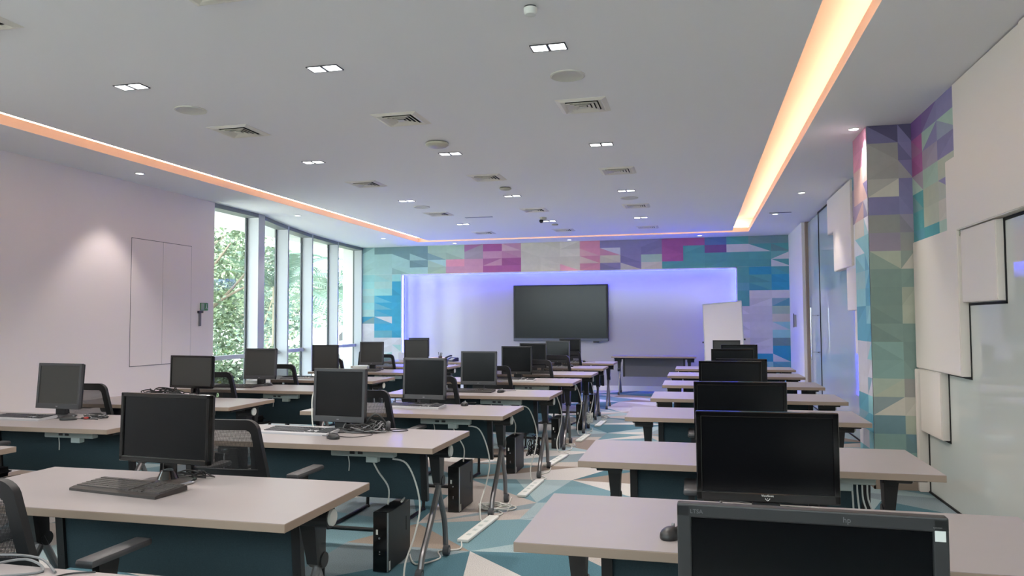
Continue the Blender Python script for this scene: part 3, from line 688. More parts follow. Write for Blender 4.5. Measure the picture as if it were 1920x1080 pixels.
def make_pc():
    t = empty('desktop_computer'); b = MB(); b.box(-.045, .045, .012, .34, .004, .334, bev=.004); b.build('case', m_black, t)
    b = MB(); b.box(-.045, .039, 0, .014, .004, .334, bev=.003); 
    for z in (.09, .10, .11, .12): b.box(-.02, .02, -.001, .001, z, z+.003)
    b.build('front_panel', m_gloss, t)
    MB().box(.0395, .0445, -.001, .013, .006, .332, bev=.001).build('silver_strip', m_alu, t)
    b = MB(); b.box(-.026, -.014, -.0015, .001, .21, .238); b.build('sticker', m_offw, t)
    b = MB(); b.cyl((-.006, -.002, .19), (-.006, .001, .19), .006, n=14); b.cyl((-.004, -.002, .115), (-.004, .001, .115), .004, n=10); b.box(-.008, 0, -.0015, .001, .10, .104); b.build('emblem', m_alu, t)
    MB().box(.045, .0462, .27, .277, .17, .25).build('side_latch', m_dark, t)
    MB().box(.044, .0462, .018, .036, .01, .06).build('side_label', m_offw, t)
    return t

# ================================================================== PLACE THE ROWS
ROW = ['nearest', 'second', 'third', 'fourth', 'fifth', 'sixth', 'seventh', 'eighth', 'ninth']
C1 = [(-1.32, 1.04), (-1.325, 2.233), (-1.354, 3.73), (-1.333, 5.107), (-1.268, 6.487), (-1.306, 7.991), (-1.274, 9.237), (-1.292, 10.535), (-1.29, 11.87)]   # aisle-side column, right front corners
C2 = [(-3.59, 2.66), (-3.591, 3.955), (-3.588, 5.206), (-3.598, 6.586), (-3.57, 7.847), (-3.58, 9.25), (-3.58, 10.55), (-3.6, 11.85)]
C3 = [(-.546, .85), (-.546, 2.211), (-.56, 3.553), (-.496, 5.241), (-.399, 6.549), (-.36, 7.929), (-.36, 9.303), (-.302, 10.653)]   # left front corners
tab = make_table(); first = True
def put_table(x, y, lab, rz=0):
    global first
    o = tab if first else copy_tree(tab); first = False; o.location = (x, y, 0); o.rotation_euler.z = rz; tag(o, lab, 'table', 'training tables in rows'); return o
NUM = ['first', 'second', 'third', 'fourth', 'fifth', 'sixth', 'seventh', 'eighth', 'ninth']
def drop_outlet(o):
    for c in [c for c in bpy.data.objects if c.parent == o and c.name.split('.')[0] in ('outlet_box', 'loose_wire')]: bpy.data.objects.remove(c)
for k, (x, y) in enumerate(C1):
    o = put_table(x-TL, y, f'pale folding training table left of the aisle, {NUM[k]} one counted from the camera')
    if k == 1: drop_outlet(o)
for k, (x, y) in enumerate(C2): put_table(x-TL, y, f'pale folding training table in the window-side column, {NUM[k]} one counted from the camera')
for k, (x, y) in enumerate(C3):
    o = put_table(x, y, f'pale folding training table right of the aisle, {NUM[k]} one counted from the camera')
    if k != 2: drop_outlet(o)
    else:
        for c in [c for c in bpy.data.objects if c.parent == o and c.name.split('.')[0] in ('outlet_box', 'loose_wire')]: c.location.x += .08
o = put_table(-.02, 15.0, 'folding table with grey panel standing in front of the whiteboard niche', rz=pi)
drop_outlet(o)
for c in [c for c in bpy.data.objects if c.parent == o and c.name.startswith('modesty_panel')]: c.data = c.data.copy(); c.data.materials[0] = mat('grey_panel', (78, 78, 86), .7)

# ---- monitors  (column, x left, x right at top, y plane, z0, z1, kind, yaw deg, label)
protos = {}
def put_monitor(kind, w, z0, z1, x, y, yaw, lab):
    key = (kind, round(w, 2), round(z0, 2), round(z1, 2))
    if key in protos: o = copy_tree(protos[key])
    else: o = make_monitor(w, z0, z1, kind); protos[key] = o
    o.location = (x, y, TZ); o.rotation_euler.z = R(yaw); tag(o, lab, 'monitor', 'computer monitors on the tables'); return o
put_monitor('glossA', .462, .825, 1.11, -2.149, 2.683, -4.9, 'wide glossy black monitor on a round mirror-like base at the left front')
MON1 = [('sq', -2.135, 4.21, 'square grey-framed monitor with a headset and tangled cables on the desk beside it'), ('sq', -2.10, 5.59, 'square grey-framed monitor behind a silver keyboard, third screen from the camera left of the aisle'),
        ('sq', -2.06, 6.97, 'square grey-framed monitor behind a black keyboard and mouse, fourth screen left of the aisle'), ('sqb', -2.04, 8.47, 'square black monitor, fifth screen from the camera left of the aisle'),
        ('sqb', -2.118, 9.72, 'square black monitor, sixth screen from the camera left of the aisle'), ('sq', -2.025, 11.02, 'square monitor with brownish screen, seventh left of the aisle'), ('sqb', -2.06, 12.35, 'square black monitor below the big wall screen, last left of the aisle')]
for kd, x, y, lab in MON1: put_monitor(kd, .368, .795, 1.12, x, y, -7 if y < 5 else -4, lab)
put_monitor('sq', .40, .80, 1.122, -4.43, 4.42, -4, 'square grey monitor standing before the left wall, nearest in the window column')
put_monitor('glossA', .47, .845, 1.125, -4.242, 5.617, -8, 'wide monitor above a heap of black cables near the left wall cabinet')
for kd, w, x, y, lab in (('sq', .375, -4.505, 7.07, 'square grey monitor in front of the first tall window'), ('sqb', .345, -4.41, 8.33, 'square dark monitor in front of the middle windows'),
                      ('sq', .355, -4.44, 9.73, 'square dark monitor in front of the last window and mural edge'), ('sqb', .40, -4.275, 11.03, 'dark monitor standing before the blue lit left niche edge'), ('sqb', .376, -4.73, 12.33, 'dark monitor half hidden behind another at the blue niche edge')):
    put_monitor(kd, w, .81, 1.135, x, y, 0, lab)
put_monitor('near', .43, .78, 1.08, .176, 1.372, -1, 'large dark grey monitor with a white sticker at the bottom edge of the photo')
put_monitor('wide', .457, .795, 1.095, .219, 2.659, 2.3, 'wide black monitor with a white maker mark, second one right of the aisle')
for k, (w, x, y, z1, yaw, lab) in enumerate(((.46, .208, 4.03, 1.088, 3, 'wide black monitor, third one from the camera right of the aisle'), (.444, .23, 5.72, 1.107, 2, 'wide black monitor, fourth one from the camera right of the aisle'), (.44, .381, 7.03, 1.06, 0, 'wide black monitor, fifth from the camera right of the aisle, standing low and further right'),
            (.442, .365, 8.41, 1.10, 1, 'wide black monitor, sixth from the camera right of the aisle'), (.435, .509, 9.78, 1.106, 0, 'wide dark brown monitor, seventh from the camera right of the aisle'))):
    put_monitor('wide', w, z1-.30, z1, x, y, yaw, lab)
put_monitor('sqb', .38, .81, 1.126, .405, 11.13, 0, 'square brownish monitor before the mobile whiteboard, last right of the aisle')

# ---- chairs
ch = make_chair(); first = True
def put_chair(x, y, rz, lab):
    global first
    o = ch if first else copy_tree(ch); first = False; o.location = (x, y, 0); o.rotation_euler.z = R(rz); tag(o, lab, 'chair', 'black mesh office chairs'); return o
CH1 = [(-2.16, 1.80, 0), (-2.22, 3.15, 0), (-2.23, 4.72, 0), (-2.2, 6.08, 0), (-2.1, 7.58, 0), (-1.90, 8.83, -6), (-1.90, 10.12, -8), (-1.95, 11.45, 0)]
for k, (x, y, a) in enumerate(CH1): put_chair(x, y, a, f'black mesh-back chair left of the aisle at the {NUM[k+1]} table from the camera')
CH2 = [(-4.58, 3.45, 0), (-4.61, 4.83, 0), (-4.45, 6.2, 0), (-4.55, 7.5, 0), (-4.65, 8.85, 0), (-4.48, 10.13, 0), (-5.3, 11.6, 25)]
for k, (x, y, a) in enumerate(CH2): put_chair(x, y, a, f'black mesh-back chair at the {NUM[k+1]} table of the window-side column')
CH3 = [(.24, 1.78), (.24, 3.22), (.24, 4.92), (.3, 6.22), (.36, 7.6), (.4, 8.95), (.4, 10.3)]
for k, (x, y) in enumerate(CH3): put_chair(x, y, 0, f'black mesh-back chair right of the aisle, tucked in behind the {NUM[k]} monitor from the camera')
# ---- keyboards
KS, KB = [], []
kbp = {}
def put_kb(kind, x, y, rz, lab):
    if kind in kbp: o = copy_tree(kbp[kind])
    else: o = kbp[kind] = make_keyboard(m_silver if kind == 's' else mat('dark_brown_plastic', (50, 46, 45), .5), m_keyg if kind == 's' else mat('black_keys', (72, 68, 66), .5))
    o.location = (x, y, TZ-.004); o.rotation_euler.z = R(rz); tag(o, lab, 'keyboard', 'computer keyboards'); return o
put_kb('b', -2.20, 2.54, -8, 'black keyboard lying on the nearest fully visible table at the left front')
put_kb('s', -2.33, 4.09, -4, 'silver keyboard with dark keys below the monitor with the headset')
put_kb('s', -2.14, 5.50, -4, 'silver keyboard on the third visible table left of the aisle')
put_kb('b', -2.10, 6.83, 0, 'black keyboard beside a mouse, fourth visible table left of the aisle')
put_kb('s', -2.0, 8.22, 0, 'silver keyboard on the fifth visible table left of the aisle')
put_kb('b', -2.05, 9.48, 0, 'black keyboard on the sixth visible table left of the aisle')
put_kb('s', -2.06, 10.78, 0, 'silver keyboard on the seventh visible table left of the aisle')
put_kb('s', -2.05, 12.1, 0, 'silver keyboard on the last table left of the aisle')
put_kb('s', -4.60, 4.29, -2, 'silver keyboard at the left edge of the photo below the grey monitor')
put_kb('b', -4.66, 6.88, 0, 'black keyboard on the table before the first window')
put_kb('s', -4.62, 8.12, 0, 'silver keyboard on the table before the middle windows')
put_kb('b', -4.45, 9.48, 0, 'black keyboard on the table before the last window')
put_kb('s', .35, 9.5, 0, 'keyboard on the far right-hand table behind the monitors')
# ---- mice
mp = make_mouse(); first = True
def put_mouse(x, y, rz, lab, cord):
    global first
    o = mp if first else copy_tree(mp); first = False
    o.location = (x, y, TZ); o.rotation_euler.z = R(rz); tag(o, lab, 'mouse', 'computer mice')
    a = R(rz); fx, fy = -math.sin(a), math.cos(a)
    if cord:
        pts = [(x+fx*.05, y+fy*.05, TZ+.008)]+[(px, py, TZ+.004) for px, py in cord]
        MB().tube([tuple(Vector(p)-Vector((x, y, TZ))) for p in pts], .0022, n=6).build('cord', m_cable_b, None)
        c = bpy.data.objects[-1] if False else None
    return o
def mouse_with_cord(x, y, rz, lab, cord):
    o = put_mouse(x, y, rz, lab, None)
    if cord:
        inv = (Matrix.Translation((x, y, TZ)) @ Matrix.Rotation(R(rz), 4, 'Z')).inverted()
        pts = [Vector((0, .052, .008))]+[inv @ Vector((px, py, TZ+.004)) for px, py in cord]
        MB().tube(pts, .0022, n=6).build('cord', m_cable_b, o)
mouse_with_cord(-.088, 2.37, -12, 'black mouse on the pale table left of the big near monitor', [(-.06, 2.5), (.02, 2.55)])
mouse_with_cord(-2.03, 3.93, 55, 'dark mouse in front of the silver keyboard with its cord looping away', [(-2.06, 4.0), (-1.93, 3.98), (-1.86, 4.08), (-1.93, 4.2), (-2.0, 4.28)])
mouse_with_cord(-4.22, 4.30, -60, 'grey mouse beside the silver keyboard at the left edge', [(-4.1, 4.36), (-4.12, 4.46)])
mouse_with_cord(-1.80, 6.83, -10, 'dark mouse right of the black keyboard, fourth visible table left of the aisle', [(-1.78, 6.95), (-1.84, 7.05)])
mouse_with_cord(-1.80, 5.70, 10, 'dark mouse on the third visible table left of the aisle', [(-1.86, 5.74)])
mouse_with_cord(-4.42, 7.1, -20, 'dark mouse before the first window', [(-4.4, 7.2)])
mouse_with_cord(-1.83, 12.2, -70, 'dark mouse on the last table left of the aisle', [(-1.75, 12.24)])
mouse_with_cord(-1.80, 10.9, 0, 'dark mouse on the seventh visible table left of the aisle', None)
mouse_with_cord(-4.3, 9.75, 0, 'dark mouse before the last window', None)
# ---- desktop computers under the tables
pc = make_pc(); first = True
for x, y, lab in ((-1.745, 3.95, 'slim black desktop computer on the floor at the aisle, largest in view'), (-1.76, 5.30, 'slim black desktop computer on the floor under the third visible table'),
                  (-1.69, 6.76, 'slim black desktop computer on the floor next to a tangle of black cables'), (-1.535, 8.17, 'slim black desktop computer on the floor under the fifth table beside the aisle'),
                  (-1.485, 9.60, 'slim black desktop computer on the floor beside a bundle of white cable coils'), (-1.5, 10.9, 'slim black desktop computer, farthest one along the aisle'),
                  (-3.82, 3.95, 'slim black desktop computer under the near window-side table'), (-3.84, 5.45, 'slim black desktop computer under the second window-side table'),
                  (-3.84, 6.85, 'slim black desktop computer under the third window-side table')):
    o = pc if first else copy_tree(pc); first = False; o.location = (x, y, 0); tag(o, lab, 'computer', 'slim desktop computers on the floor')
# ---- cables
def cable(pts, r, m, lab, nm='cable', g=None):
    o0 = Vector(pts[0]); b = MB(); b.tube([Vector(p)-o0 for p in pts], r, n=6); o = b.build(nm, m, loc=o0, smooth=True); tag(o, lab, 'cable', g); return o
def tangle(cx, cy, cz, rx, ry, h, n, r, mats, lab, seed, nm='cable_tangle'):
    rnd = random.Random(seed); t = empty(nm, (cx, cy, cz)); tag(t, lab, 'cable')
    for q in range(n):
        a = rnd.uniform(0, 2*pi); pts = []
        for k in range(rnd.randint(7, 11)):
            a += rnd.uniform(.5, 1.3); f = rnd.uniform(.35, 1)
            pts.append((rx*f*math.cos(a), ry*f*math.sin(a), r+rnd.random()**2*h*(1-.4*f)))
        MB().tube(pts, r, n=6).build('cord', mats[q % len(mats)], t, smooth=True)
    return t
for k, ((x, y), nm) in enumerate(zip(C1[2:8], NUM[2:8])):
    xl = x-.20
    cable([(xl-.13, y+.25, .63), (xl-.05, y+.25, .61), (xl+.0, y+.27, .50), (xl+.03, y+.26, .36), (xl+.02, y+.2, .22), (xl+.0, y+.12, .10), (xl+.02, y+.05, .012), (xl+.06, y-.02, .008)], .0055, m_cable_w,
          f'white power cable hanging from the outlet box of the {nm} table left of the aisle', 'power_cable', 'white power cables hanging at the table ends')
    cable([(xl-.25, y+.25, .61), (xl-.22, y+.26, .55), (xl-.19, y+.33, .45), (xl-.205, y+.36, .345)], .005, m_cable_w,
          f'short white cable hanging under the {nm} table left of the aisle', 'power_cable', 'short white cables hanging under the tables')
for k, (a, b_, lab) in enumerate((((-1.47, 4.60), (-1.43, 5.22), 'white power strip on the carpet at the aisle, nearest one'), ((-1.385, 5.88), (-1.36, 6.50), 'white power strip on the carpet at the aisle, second one'),
                                 ((-1.43, 7.15), (-1.36, 7.75), 'white power strip on the carpet at the aisle, third one'), ((-1.36, 8.7), (-1.33, 9.2), 'white power strip on the carpet at the aisle, fourth one'), ((-1.31, 10.0), (-1.29, 10.5), 'white power strip on the carpet at the aisle, farthest one'))):
    a = Vector(a); b_ = Vector(b_); d = (b_-a); L = d.length; t = empty('power_strip', ((a.x+b_.x)/2, (a.y+b_.y)/2, 0), math.atan2(d.y, d.x)); tag(t, lab, 'power strip', 'white power strips along the aisle')
    MB().box(-L/2, L/2, -.038, .038, .001, .022, bev=.006).build('housing', m_offw, t)
    s = MB()
    for q in range(4): s.box(-L/2+.1+q*.11, -L/2+.14+q*.11, -.014, .014, .0215, .0225)
    s.build('sockets', m_gwhite, t)
    e = (b_.x, b_.y, .012)
    cable([e, (b_.x+.03, b_.y+.12, .006), (b_.x-.05, b_.y+.25, .006), (b_.x-.0, b_.y+.40, .006), (b_.x-.02, b_.y+.6, .01)], .005, m_cable_w, f'white lead running on along the carpet from the {NUM[k]} power strip', 'power_cable', 'white leads on the aisle carpet')
cable([(-1.47, 4.58, .012), (-1.44, 4.45, .006), (-1.55, 4.38, .006), (-1.50, 4.25, .006), (-1.6, 4.12, .006), (-1.72, 4.32, .006)], .005, m_cable_w, 'white lead curling round the near caster to the largest desktop computer', 'power_cable')
cable([(-1.73, 4.3, .02), (-1.78, 4.42, .2), (-1.74, 4.36, .345), (-1.7, 4.15, .35)], .006, m_cable_w, 'white lead rising behind the largest desktop computer', 'power_cable')
tangle(-1.50, 5.50, .002, .17, .12, .03, 4, .005, [m_cable_w], 'coil of white cable on the carpet by the third table foot', 3)
tangle(-1.50, 6.95, .15, .08, .10, .22, 7, .004, [m_cable_b], 'hanging tangle of thin black cables beside the desktop computer', 4)
tangle(-1.40, 8.4, .002, .10, .10, .03, 3, .004, [m_cable_w], 'small white cable coil by the fifth table foot', 5)
tangle(-1.36, 9.62, .10, .045, .06, .24, 6, .005, [m_cable_w], 'upright bundle of white cable loops beside the aisle', 6)
tangle(-1.32, 11.0, .002, .08, .08, .04, 3, .004, [m_cable_w], 'white cable loops at the foot of the seventh table', 7)
tangle(-4.30, 5.37, TZ+.002, .26, .10, .15, 22, .0045, [m_cable_b], 'heap of black cables in front of the wide monitor by the left wall', 8)
tangle(-1.97, 4.22, TZ+.002, .17, .09, .08, 12, .0036, [m_cable_b, m_cable_b, m_cable_g], 'tangle of thin cords between silver keyboard and headset', 9)
tangle(-4.12, 4.42, TZ+.002, .11, .07, .03, 5, .003, [m_cable_b, m_cable_g], 'tangle of thin cords right of the grey monitor at the left', 10)
tangle(-2.07, 5.55, TZ+.002, .16, .07, .035, 6, .003, [m_cable_b, m_cable_g], 'tangle of thin cords under the third monitor left of the aisle', 11)
tangle(-4.5, 7.12, TZ+.002, .08, .05, .05, 3, .003, [m_cable_w, m_cable_b], 'short white and black cords beneath the monitor before the first window', 12)
tangle(.25, 2.74, TZ+.002, .26, .07, .03, 6, .003, [m_cable_b, m_cable_g, m_cable_w], 'thin cords lying below the monitor with the white maker mark', 13)
tangle(-2.12, 2.82, TZ+.002, .12, .045, .045, 3, .003, [m_cable_b], 'thin black cords around the stand of the glossy front monitor', 14)
cable([(-1.93, 1.45, TZ+.004), (-1.87, 1.62, TZ+.012), (-1.80, 1.70, TZ+.016), (-1.70, 1.66, TZ+.004), (-1.78, 1.60, TZ+.004)], .0035, m_cable_g, 'grey cable arching over the back edge of the lower left table', 'cable', 'cables on the lower left table')
cable([(-2.0, 1.62, TZ+.004), (-1.92, 1.70, TZ+.018), (-1.78, 1.72, TZ+.016), (-1.66, 1.66, TZ+.004)], .0035, m_cable_g, 'second grey cable arching over the back edge of the lower left table', 'cable', 'cables on the lower left table')
cable([(-1.66, 1.50, TZ+.003), (-1.64, 1.6, TZ+.003), (-1.62, 1.66, TZ+.003), (-1.56, 1.69, TZ+.003)], .0022, m_cable_b, 'thin black cord lying on the lower left table', 'cable', 'cables on the lower left table')
cable([(-2.33, 4.33, 1.02), (-2.36, 4.3, .95), (-2.35, 4.27, .86), (-2.30, 4.2, .76), (-2.22, 4.17, .75)], .004, m_cable_w, 'white cable with connector curving down left of the headset monitor', 'cable')
for k, (dx, lab) in enumerate(((-.62, 'left'), (-.6, 'second'), (-.56, 'third'), (-.53, 'right'))):
    x = .69+.022*k; cable([(x, 3.80, .635), (x+.003, 3.80, .57), (x+.01+.008*k, 3.81, .47), (x+.02*(k % 2)+.02, 3.82, .30 if k > 1 else .50)], .004, m_cable_w, f'white cable hanging below the outlet of the third right-hand table, {lab} one of four', 'power_cable', 'four white cables under the third right-hand table')
# ---- headset on the desk
t = empty('headset', (-1.90, 4.23, TZ)); t.rotation_euler.z = R(20); tag(t, 'black headset lying beside the square monitor with its cord in a loop', 'headset')
pts = [(-.075+.15*i/12, .0, .02+.085*math.sin(pi*i/12)) for i in range(13)]
MB().tube(pts, .007, n=8, smooth=False).build('headband', m_black, t, smooth=True)
for sx in (-1, 1): MB().lathe([(.001, -.012), (.026, -.012), (.032, 0), (.026, .012), (.001, .012)], n=18).build('ear_cup', m_dgrey, t, loc=(sx*.075, 0, .034), smooth=True).rotation_euler = (0, R(90), 0)
MB().tube([(.075, 0, .01), (.12, -.03, .004), (.19, .0, .004), (.17, .06, .004), (.09, .05, .004), (.0, .02, .004), (-.08, .05, .004)], .003, n=6).build('cord', m_cable_b, t)
MB().box(.0, .022, -.035, -.025, .004, .014, bev=.002).build('red_plug', m_red, t)
o = MB().box(-.012, .012, -.012, .012, 0, .015, bev=.003).build('cable_plug', m_red, loc=(-4.13, 4.36, TZ)); tag(o, 'small red plug among cords beside the grey monitor at the left', 'plug')
# ---- things on the far tables
o = MB().box(-.13, .13, -.08, .08, 0, .065, bev=.003).build('paper_box', mat('pinkish_box', (206, 188, 190), .6), loc=(-4.30, 12.15, TZ)); tag(o, 'low pinkish white box on the far window-side table', 'box')
t = empty('pen_cup', (-4.22, 12.0, TZ)); tag(t, 'dark pen cup full of pens on the far window-side table', 'pen cup')
MB().lathe([(.03, 0), (.034, .095), (.030, .095), (.027, .004), (.001, .004)], n=16).build('cup', mat('brown_plastic', (84, 66, 66), .5), t, smooth=True)
for k, (dx, dy, hh, m) in enumerate(((-.02, 0, .16, m_cable_b), (.0, .01, .15, m_cable_b), (.015, -.01, .155, m_black), (.02, .01, .145, m_cable_g))): MB().cyl((dx*.4, dy*.4, .01), (dx*1.5, dy*1.5, hh), .005, n=6).build('pen', m, t)
def phone(x, y, rz, lab):
    t = empty('desk_phone', (x, y, TZ), R(rz)); tag(t, lab, 'telephone')
    MB().prism([(-.09, 0), (.09, 0), (.09, .06), (.06, .065), (-.09, .018)], 'x', -.08, .08).build('base', m_black, t)
    b = MB(); b.tube([(-.075, -.08, .055), (-.075, -.04, .07), (-.075, .05, .09), (-.075, .09, .09)], .014, n=8); b.build('handset', m_black, t, smooth=True)
    b = MB()
    for i in range(3):
        for j in range(4): b.box(-.02+i*.026, -.002+i*.026, -.06+j*.025, -.044+j*.025, .026+j*.008, .034+j*.008)
    b.build('keypad', m_offw, t)
phone(-4.05, 12.1, -20, 'black desk telephone beside the pen cup on the far table'); phone(-3.78, 10.85, 15, 'black desk telephone on the far window-side table, right end')
o = MB().box(-.11, .11, -.09, .09, 0, .05, bev=.002).build('paper_box', m_offw, loc=(-4.62, 9.83, TZ)); tag(o, 'low white box left under the monitor before the last window', 'box')
o = MB().box(-.10, .10, -.08, .08, 0, .05, bev=.002).build('paper_box', m_offw, loc=(-4.60, 7.19, TZ)); tag(o, 'low white box behind the monitor stand before the first window', 'box')
t = empty('picture_frame', (-5.02, 12.25, TZ)); tag(t, 'small pale framed card standing on the far table left of the niche', 'frame')
MB().box(-.06, .06, 0, .012, 0, .14, bev=.002).build('frame', m_silver, t); MB().box(-.05, .05, -.002, .001, .012, .128).build('card', mat('lilac_card', (180, 178, 200), .6), t)
# ================================================================== FRONT WALL THINGS
ty = BY+RD-.10
t = empty('wall_screen', (-2.745, ty, 0)); tag(t, 'huge blank flat screen mounted in the blue-lit niche', 'screen')
s = MB(); s.box(-.992, .992, 0, .07, 1.005, 2.17, bev=.006); s.build('housing', m_black, t)
MB().box(-.955, .955, -.003, .002, 1.075, 2.14).build('display', mat('greenish_blank_screen', (30, 36, 36), .22, spec=.5), t)
MB().box(-.99, .99, -.006, .002, 1.007, 1.06, bev=.003).build('lower_bezel', mat('slate_bezel', (92, 96, 108), .35, metal=.4), t)
MB().box(.68, .8, -.004, .03, .975, 1.005, bev=.004).build('sensor', m_black, t)
t = empty('wall_socket', (-1.70, BY+RD-.02, 1.58)); tag(t, 'two faint pale socket plates right of the wall screen', 'socket')
for z in (.08, -.08): MB().box(-.05, .05, -.008, 0, z-.035, z+.035, bev=.002).build('plate', m_board, t)
# mobile whiteboard
t = empty('mobile_whiteboard', (.46, 14.05, 0), R(-16)); tag(t, 'tilted mobile whiteboard on a slim stand in front of the mural', 'whiteboard')
T = Matrix.Translation((0, 0, 1.22)) @ Matrix.Rotation(R(-4.5), 4, 'Y') @ Matrix.Rotation(R(-10), 4, 'X')
b = MB(); b.T = T; b.box(-.345, .345, -.012, .010, -.52, .52); b.build('board', mat('board_enamel', (212, 204, 204), .3), t)
b = MB(); b.T = T; b.box(-.355, .355, -.02, .014, .51, .53, bev=.003); b.box(-.355, .355, -.04, .014, -.535, -.515, bev=.003); b.box(-.357, -.343, -.016, .014, -.52, .52); b.box(.343, .357, -.016, .014, -.52, .52); b.build('frame', m_alu, t)
for sx in (-1, 1):
    b = MB(); b.tube([(sx*.30, .04, 1.15), (sx*.30, .08, .6), (sx*.30, .08, .06)], .015, n=8, smooth=False); b.tube([(sx*.30, -.2, .06), (sx*.30, .32, .06)], .014, n=8); b.build('leg', m_alu, t)
    for yy in (-.19, .31): MB().cyl((sx*.30-.012, yy, .026), (sx*.30+.012, yy, .026), .026, n=14).build('caster', m_rubber, t)
    b = MB(); b.T = T; b.cyl((sx*.36, 0, -.18), (sx*.385, 0, -.18), .016, n=12); b.build('knob', m_black, t)

# ================================================================== OUTDOORS
m_leaf = [mat('leaf_green', (104, 120, 92), .7), mat('leaf_pale', (130, 146, 122), .7), mat('leaf_yellow', (150, 156, 84), .7), mat('palm_green', (92, 116, 104), .6)]
m_bark = mat('pale_bark', (150, 136, 120), .9, var=.2, vscale=12)
s = MB(); s.box(-60, -7.2, -10, 70, -.25, -.15); s.box(-60, 40, -40, -10, -.25, -.15); s.box(-7.2, 40, -10, -2.4, -.25, -.15); o = s.build('ground', mat('pale_paving', (196, 192, 182), .9, var=.08, vscale=2)); struct(o)
s = MB(); s.box(-30, -8.6, 13, 19, -.15, -.13); o = s.build('lawn', mat('lawn_green', (150, 168, 120), .95, var=.2, vscale=20)); struct(o)
def leafy(name, c, rad, n, size, m, parent=None, seed=1, lab=None, cat='tree', clumps=14):
    rnd = random.Random(seed); b = MB(); c = Vector(c); cl = []
    for _ in range(clumps):
        v = Vector((rnd.gauss(0, 1), rnd.gauss(0, 1), rnd.gauss(0, 1))).normalized()*rnd.uniform(.35, .95)
        cl.append(Vector((v.x*rad[0], v.y*rad[1], v.z*rad[2])))
    for _ in range(n):
        q = rnd.choice(cl)+Vector((rnd.gauss(0, .17)*rad[0], rnd.gauss(0, .17)*rad[1], rnd.gauss(0, .17)*rad[2]))+c
        a = Vector((rnd.uniform(-1, 1), rnd.uniform(-1, 1), rnd.uniform(-.6, .6))).normalized(); e = a.orthogonal().normalized(); e.rotate(Matrix.Rotation(rnd.uniform(0, 6.28), 3, a)); w = size*rnd.uniform(.6, 1.3)
        b.add([q-a*w, q+e*w*.45, q+a*w, q-e*w*.45], [(0, 1, 2, 3)], rnd.choice(range(len(m))))
    b.col = []; o = b.build(name, m, parent); 
    return o
def tree(x, y, h, rad, n, seed, lab, m, size=.11, nm='leafy_tree'):
    t = empty(nm, (x, y, -.15)); tag(t, lab, 'tree', 'trees outside the windows')
    rnd = random.Random(seed); b = MB()
    b.tube([(0, 0, 0), (.1, .05, h*.35), (-.05, .1, h*.65)], lambda q: .13-.07*q, n=8)
    for k in range(7):
        a = rnd.uniform(0, 6.28); z = h*rnd.uniform(.25, .6); b.tube([(0, 0, z), (.4*rad[0]*math.cos(a), .4*rad[1]*math.sin(a), z+.5), (.8*rad[0]*math.cos(a), .8*rad[1]*math.sin(a), z+rnd.uniform(.8, 1.8))], lambda q: .045-.03*q, n=6)
    b.build('trunk', m_bark, t); leafy('foliage', (0, 0, h-rad[2]*.7), rad, n, size, m, t, seed)
tree(-9.6, 12.6, 5.2, (1.7, 1.7, 2.5), 9500, 31, 'tall loose green tree outside the first window', m_leaf[:2], .062)
tree(-13.6, 18.2, 4.4, (1.8, 1.8, 2.1), 4500, 32, 'round green tree farther out behind the first window', m_leaf[:2])
tree(-16.0, 24.8, 3.4, (1.8, 1.8, 1.7), 3200, 33, 'low green tree outside the middle windows', [m_leaf[1], m_leaf[3]])
tree(-19.5, 31.0, 4.8, (3.6, 3.0, 2.6), 6500, 34, 'broad distant tree outside the right windows', [m_leaf[1], m_leaf[3]], .16)
tree(-27.5, 38.0, 5.2, (3.2, 3.2, 2.4), 5200, 36, 'broad pale tree far outside behind the palms', [m_leaf[1], m_leaf[3]], .17)
tree(-20.6, 39.8, 4.6, (2.9, 2.5, 2.2), 4600, 35, 'pale distant tree near the mural edge', [m_leaf[1], m_leaf[3]], .15)
def bush(x, y, r, n, seed, lab, m):
    t = empty('shrub', (x, y, -.15)); tag(t, lab, 'shrub', 'shrubs outside the windows')
    leafy('foliage', (0, 0, r*.7), (r, r, r*.75), n, .07, m, t, seed); b = MB()
    for k in range(5): a = k*1.3; b.tube([(0, 0, 0), (r*.3*math.cos(a), r*.3*math.sin(a), r*.6)], .012, n=5)
    b.build('stems', m_bark, t)
bush(-8.7, 11.6, .62, 1500, 41, 'yellow-green shrub close outside the first window', [m_leaf[2], m_leaf[1]])
bush(-9.0, 13.3, .7, 1500, 42, 'green shrub outside the second window', m_leaf[:2]); bush(-9.6, 15.5, .75, 1500, 43, 'pale green shrub outside the third window', [m_leaf[1]])
bush(-10.6, 18.0, .8, 1400, 44, 'pale green shrub outside the fourth window', [m_leaf[1], m_leaf[3]]); bush(-8.6, 10.4, .5, 1000, 45, 'low shrub beside the wall end outside', m_leaf[:2])
bush(-11.5, 16.0, 1.0, 1600, 46, 'rounded shrub farther out behind the second window', [m_leaf[0], m_leaf[3]])
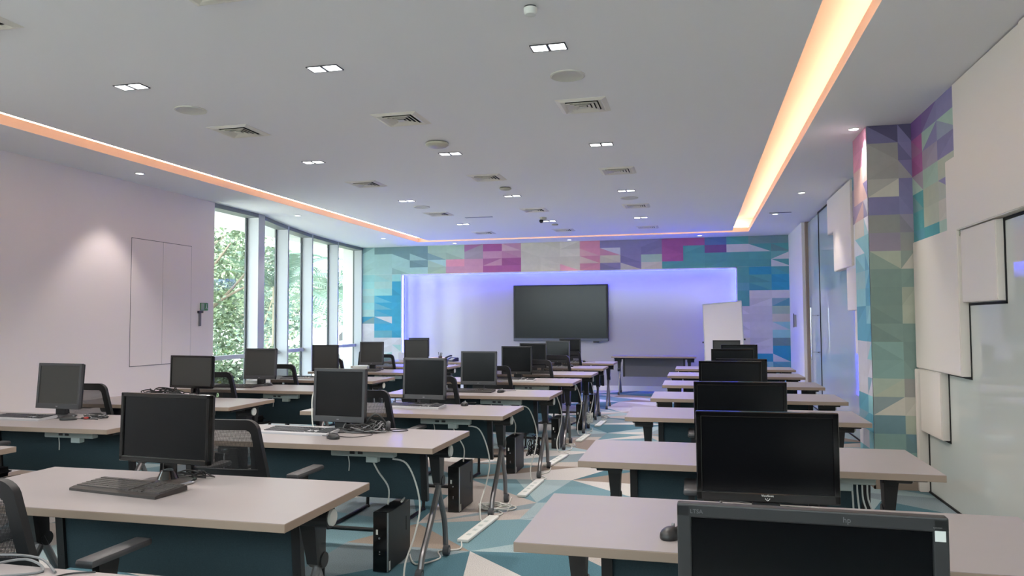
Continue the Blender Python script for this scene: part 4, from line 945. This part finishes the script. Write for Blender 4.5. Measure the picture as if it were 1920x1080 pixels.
def palm(x, y, h, L, n, seed, lab):
    t = empty('palm_tree', (x, y, -.15)); tag(t, lab, 'tree', 'palm trees outside the windows')
    rnd = random.Random(seed); MB().tube([(0, 0, 0), (.03, 0, h*.5), (0, .02, h)], lambda q: .11-.03*q, n=10).build('trunk', m_bark, t)
    for k in range(n):
        a = 2*pi*k/n+rnd.uniform(-.15, .15); el = rnd.uniform(-.1, 1.15); b = MB(); pts = []
        for q in range(11):
            s_ = q/10*L; pts.append(Vector((s_*math.cos(el*.8)*math.cos(a), s_*math.cos(el*.8)*math.sin(a), h+s_*math.sin(el)-.42*s_*s_/L*1.2)))
        b.tube(pts, .012, n=5, smooth=False)
        for q in range(1, 11):
            for w in range(3):
                p = pts[q-1].lerp(pts[q], w/3); d = (pts[q]-pts[q-1]).normalized(); sd_ = d.cross(Vector((0, 0, 1))).normalized()
                for sg in (-1, 1):
                    ll = .52*L*.5*(1-.5*abs(q/10-.4)); e = p+sd_*sg*ll*.75+d*ll*.6+Vector((0, 0, -.12*ll)); m_ = p.lerp(e, .5)+Vector((0, 0, .03))
                    b.add([p-d*.012, m_-d*.016, e, m_+d*.016, p+d*.012], [(0, 1, 2, 3, 4)])
        b.build('frond', m_leaf[3], t)
palm(-10.6, 17.3, 2.5, 2.4, 20, 51, 'palm with feathery fronds outside the middle windows'); palm(-11.3, 22.0, 2.6, 2.7, 20, 52, 'palm with drooping fronds outside the last window')
# parked car far out by the last window
t = empty('car', (-12.2, 24.2, -.15), R(75)); tag(t, 'white parked car seen low through the last window', 'car')
b = MB(); b.prism([(-2.1, .35), (-2.1, .8), (-1.5, .92), (-.9, 1.35), (.7, 1.4), (1.4, .95), (2.1, .85), (2.15, .35)], 'y', -.85, .85); b.build('body', m_offw, t)
MB().prism([(-1.35, .95), (-.85, 1.3), (.65, 1.34), (1.2, .97)], 'y', -.86, .86).build('window', m_gloss, t)
for x in (-1.35, 1.35):
    for y in (-.8, .8): MB().cyl((x, y-.1, .32), (x, y+.1, .32), .32, n=20).build('wheel', m_rubber, t)
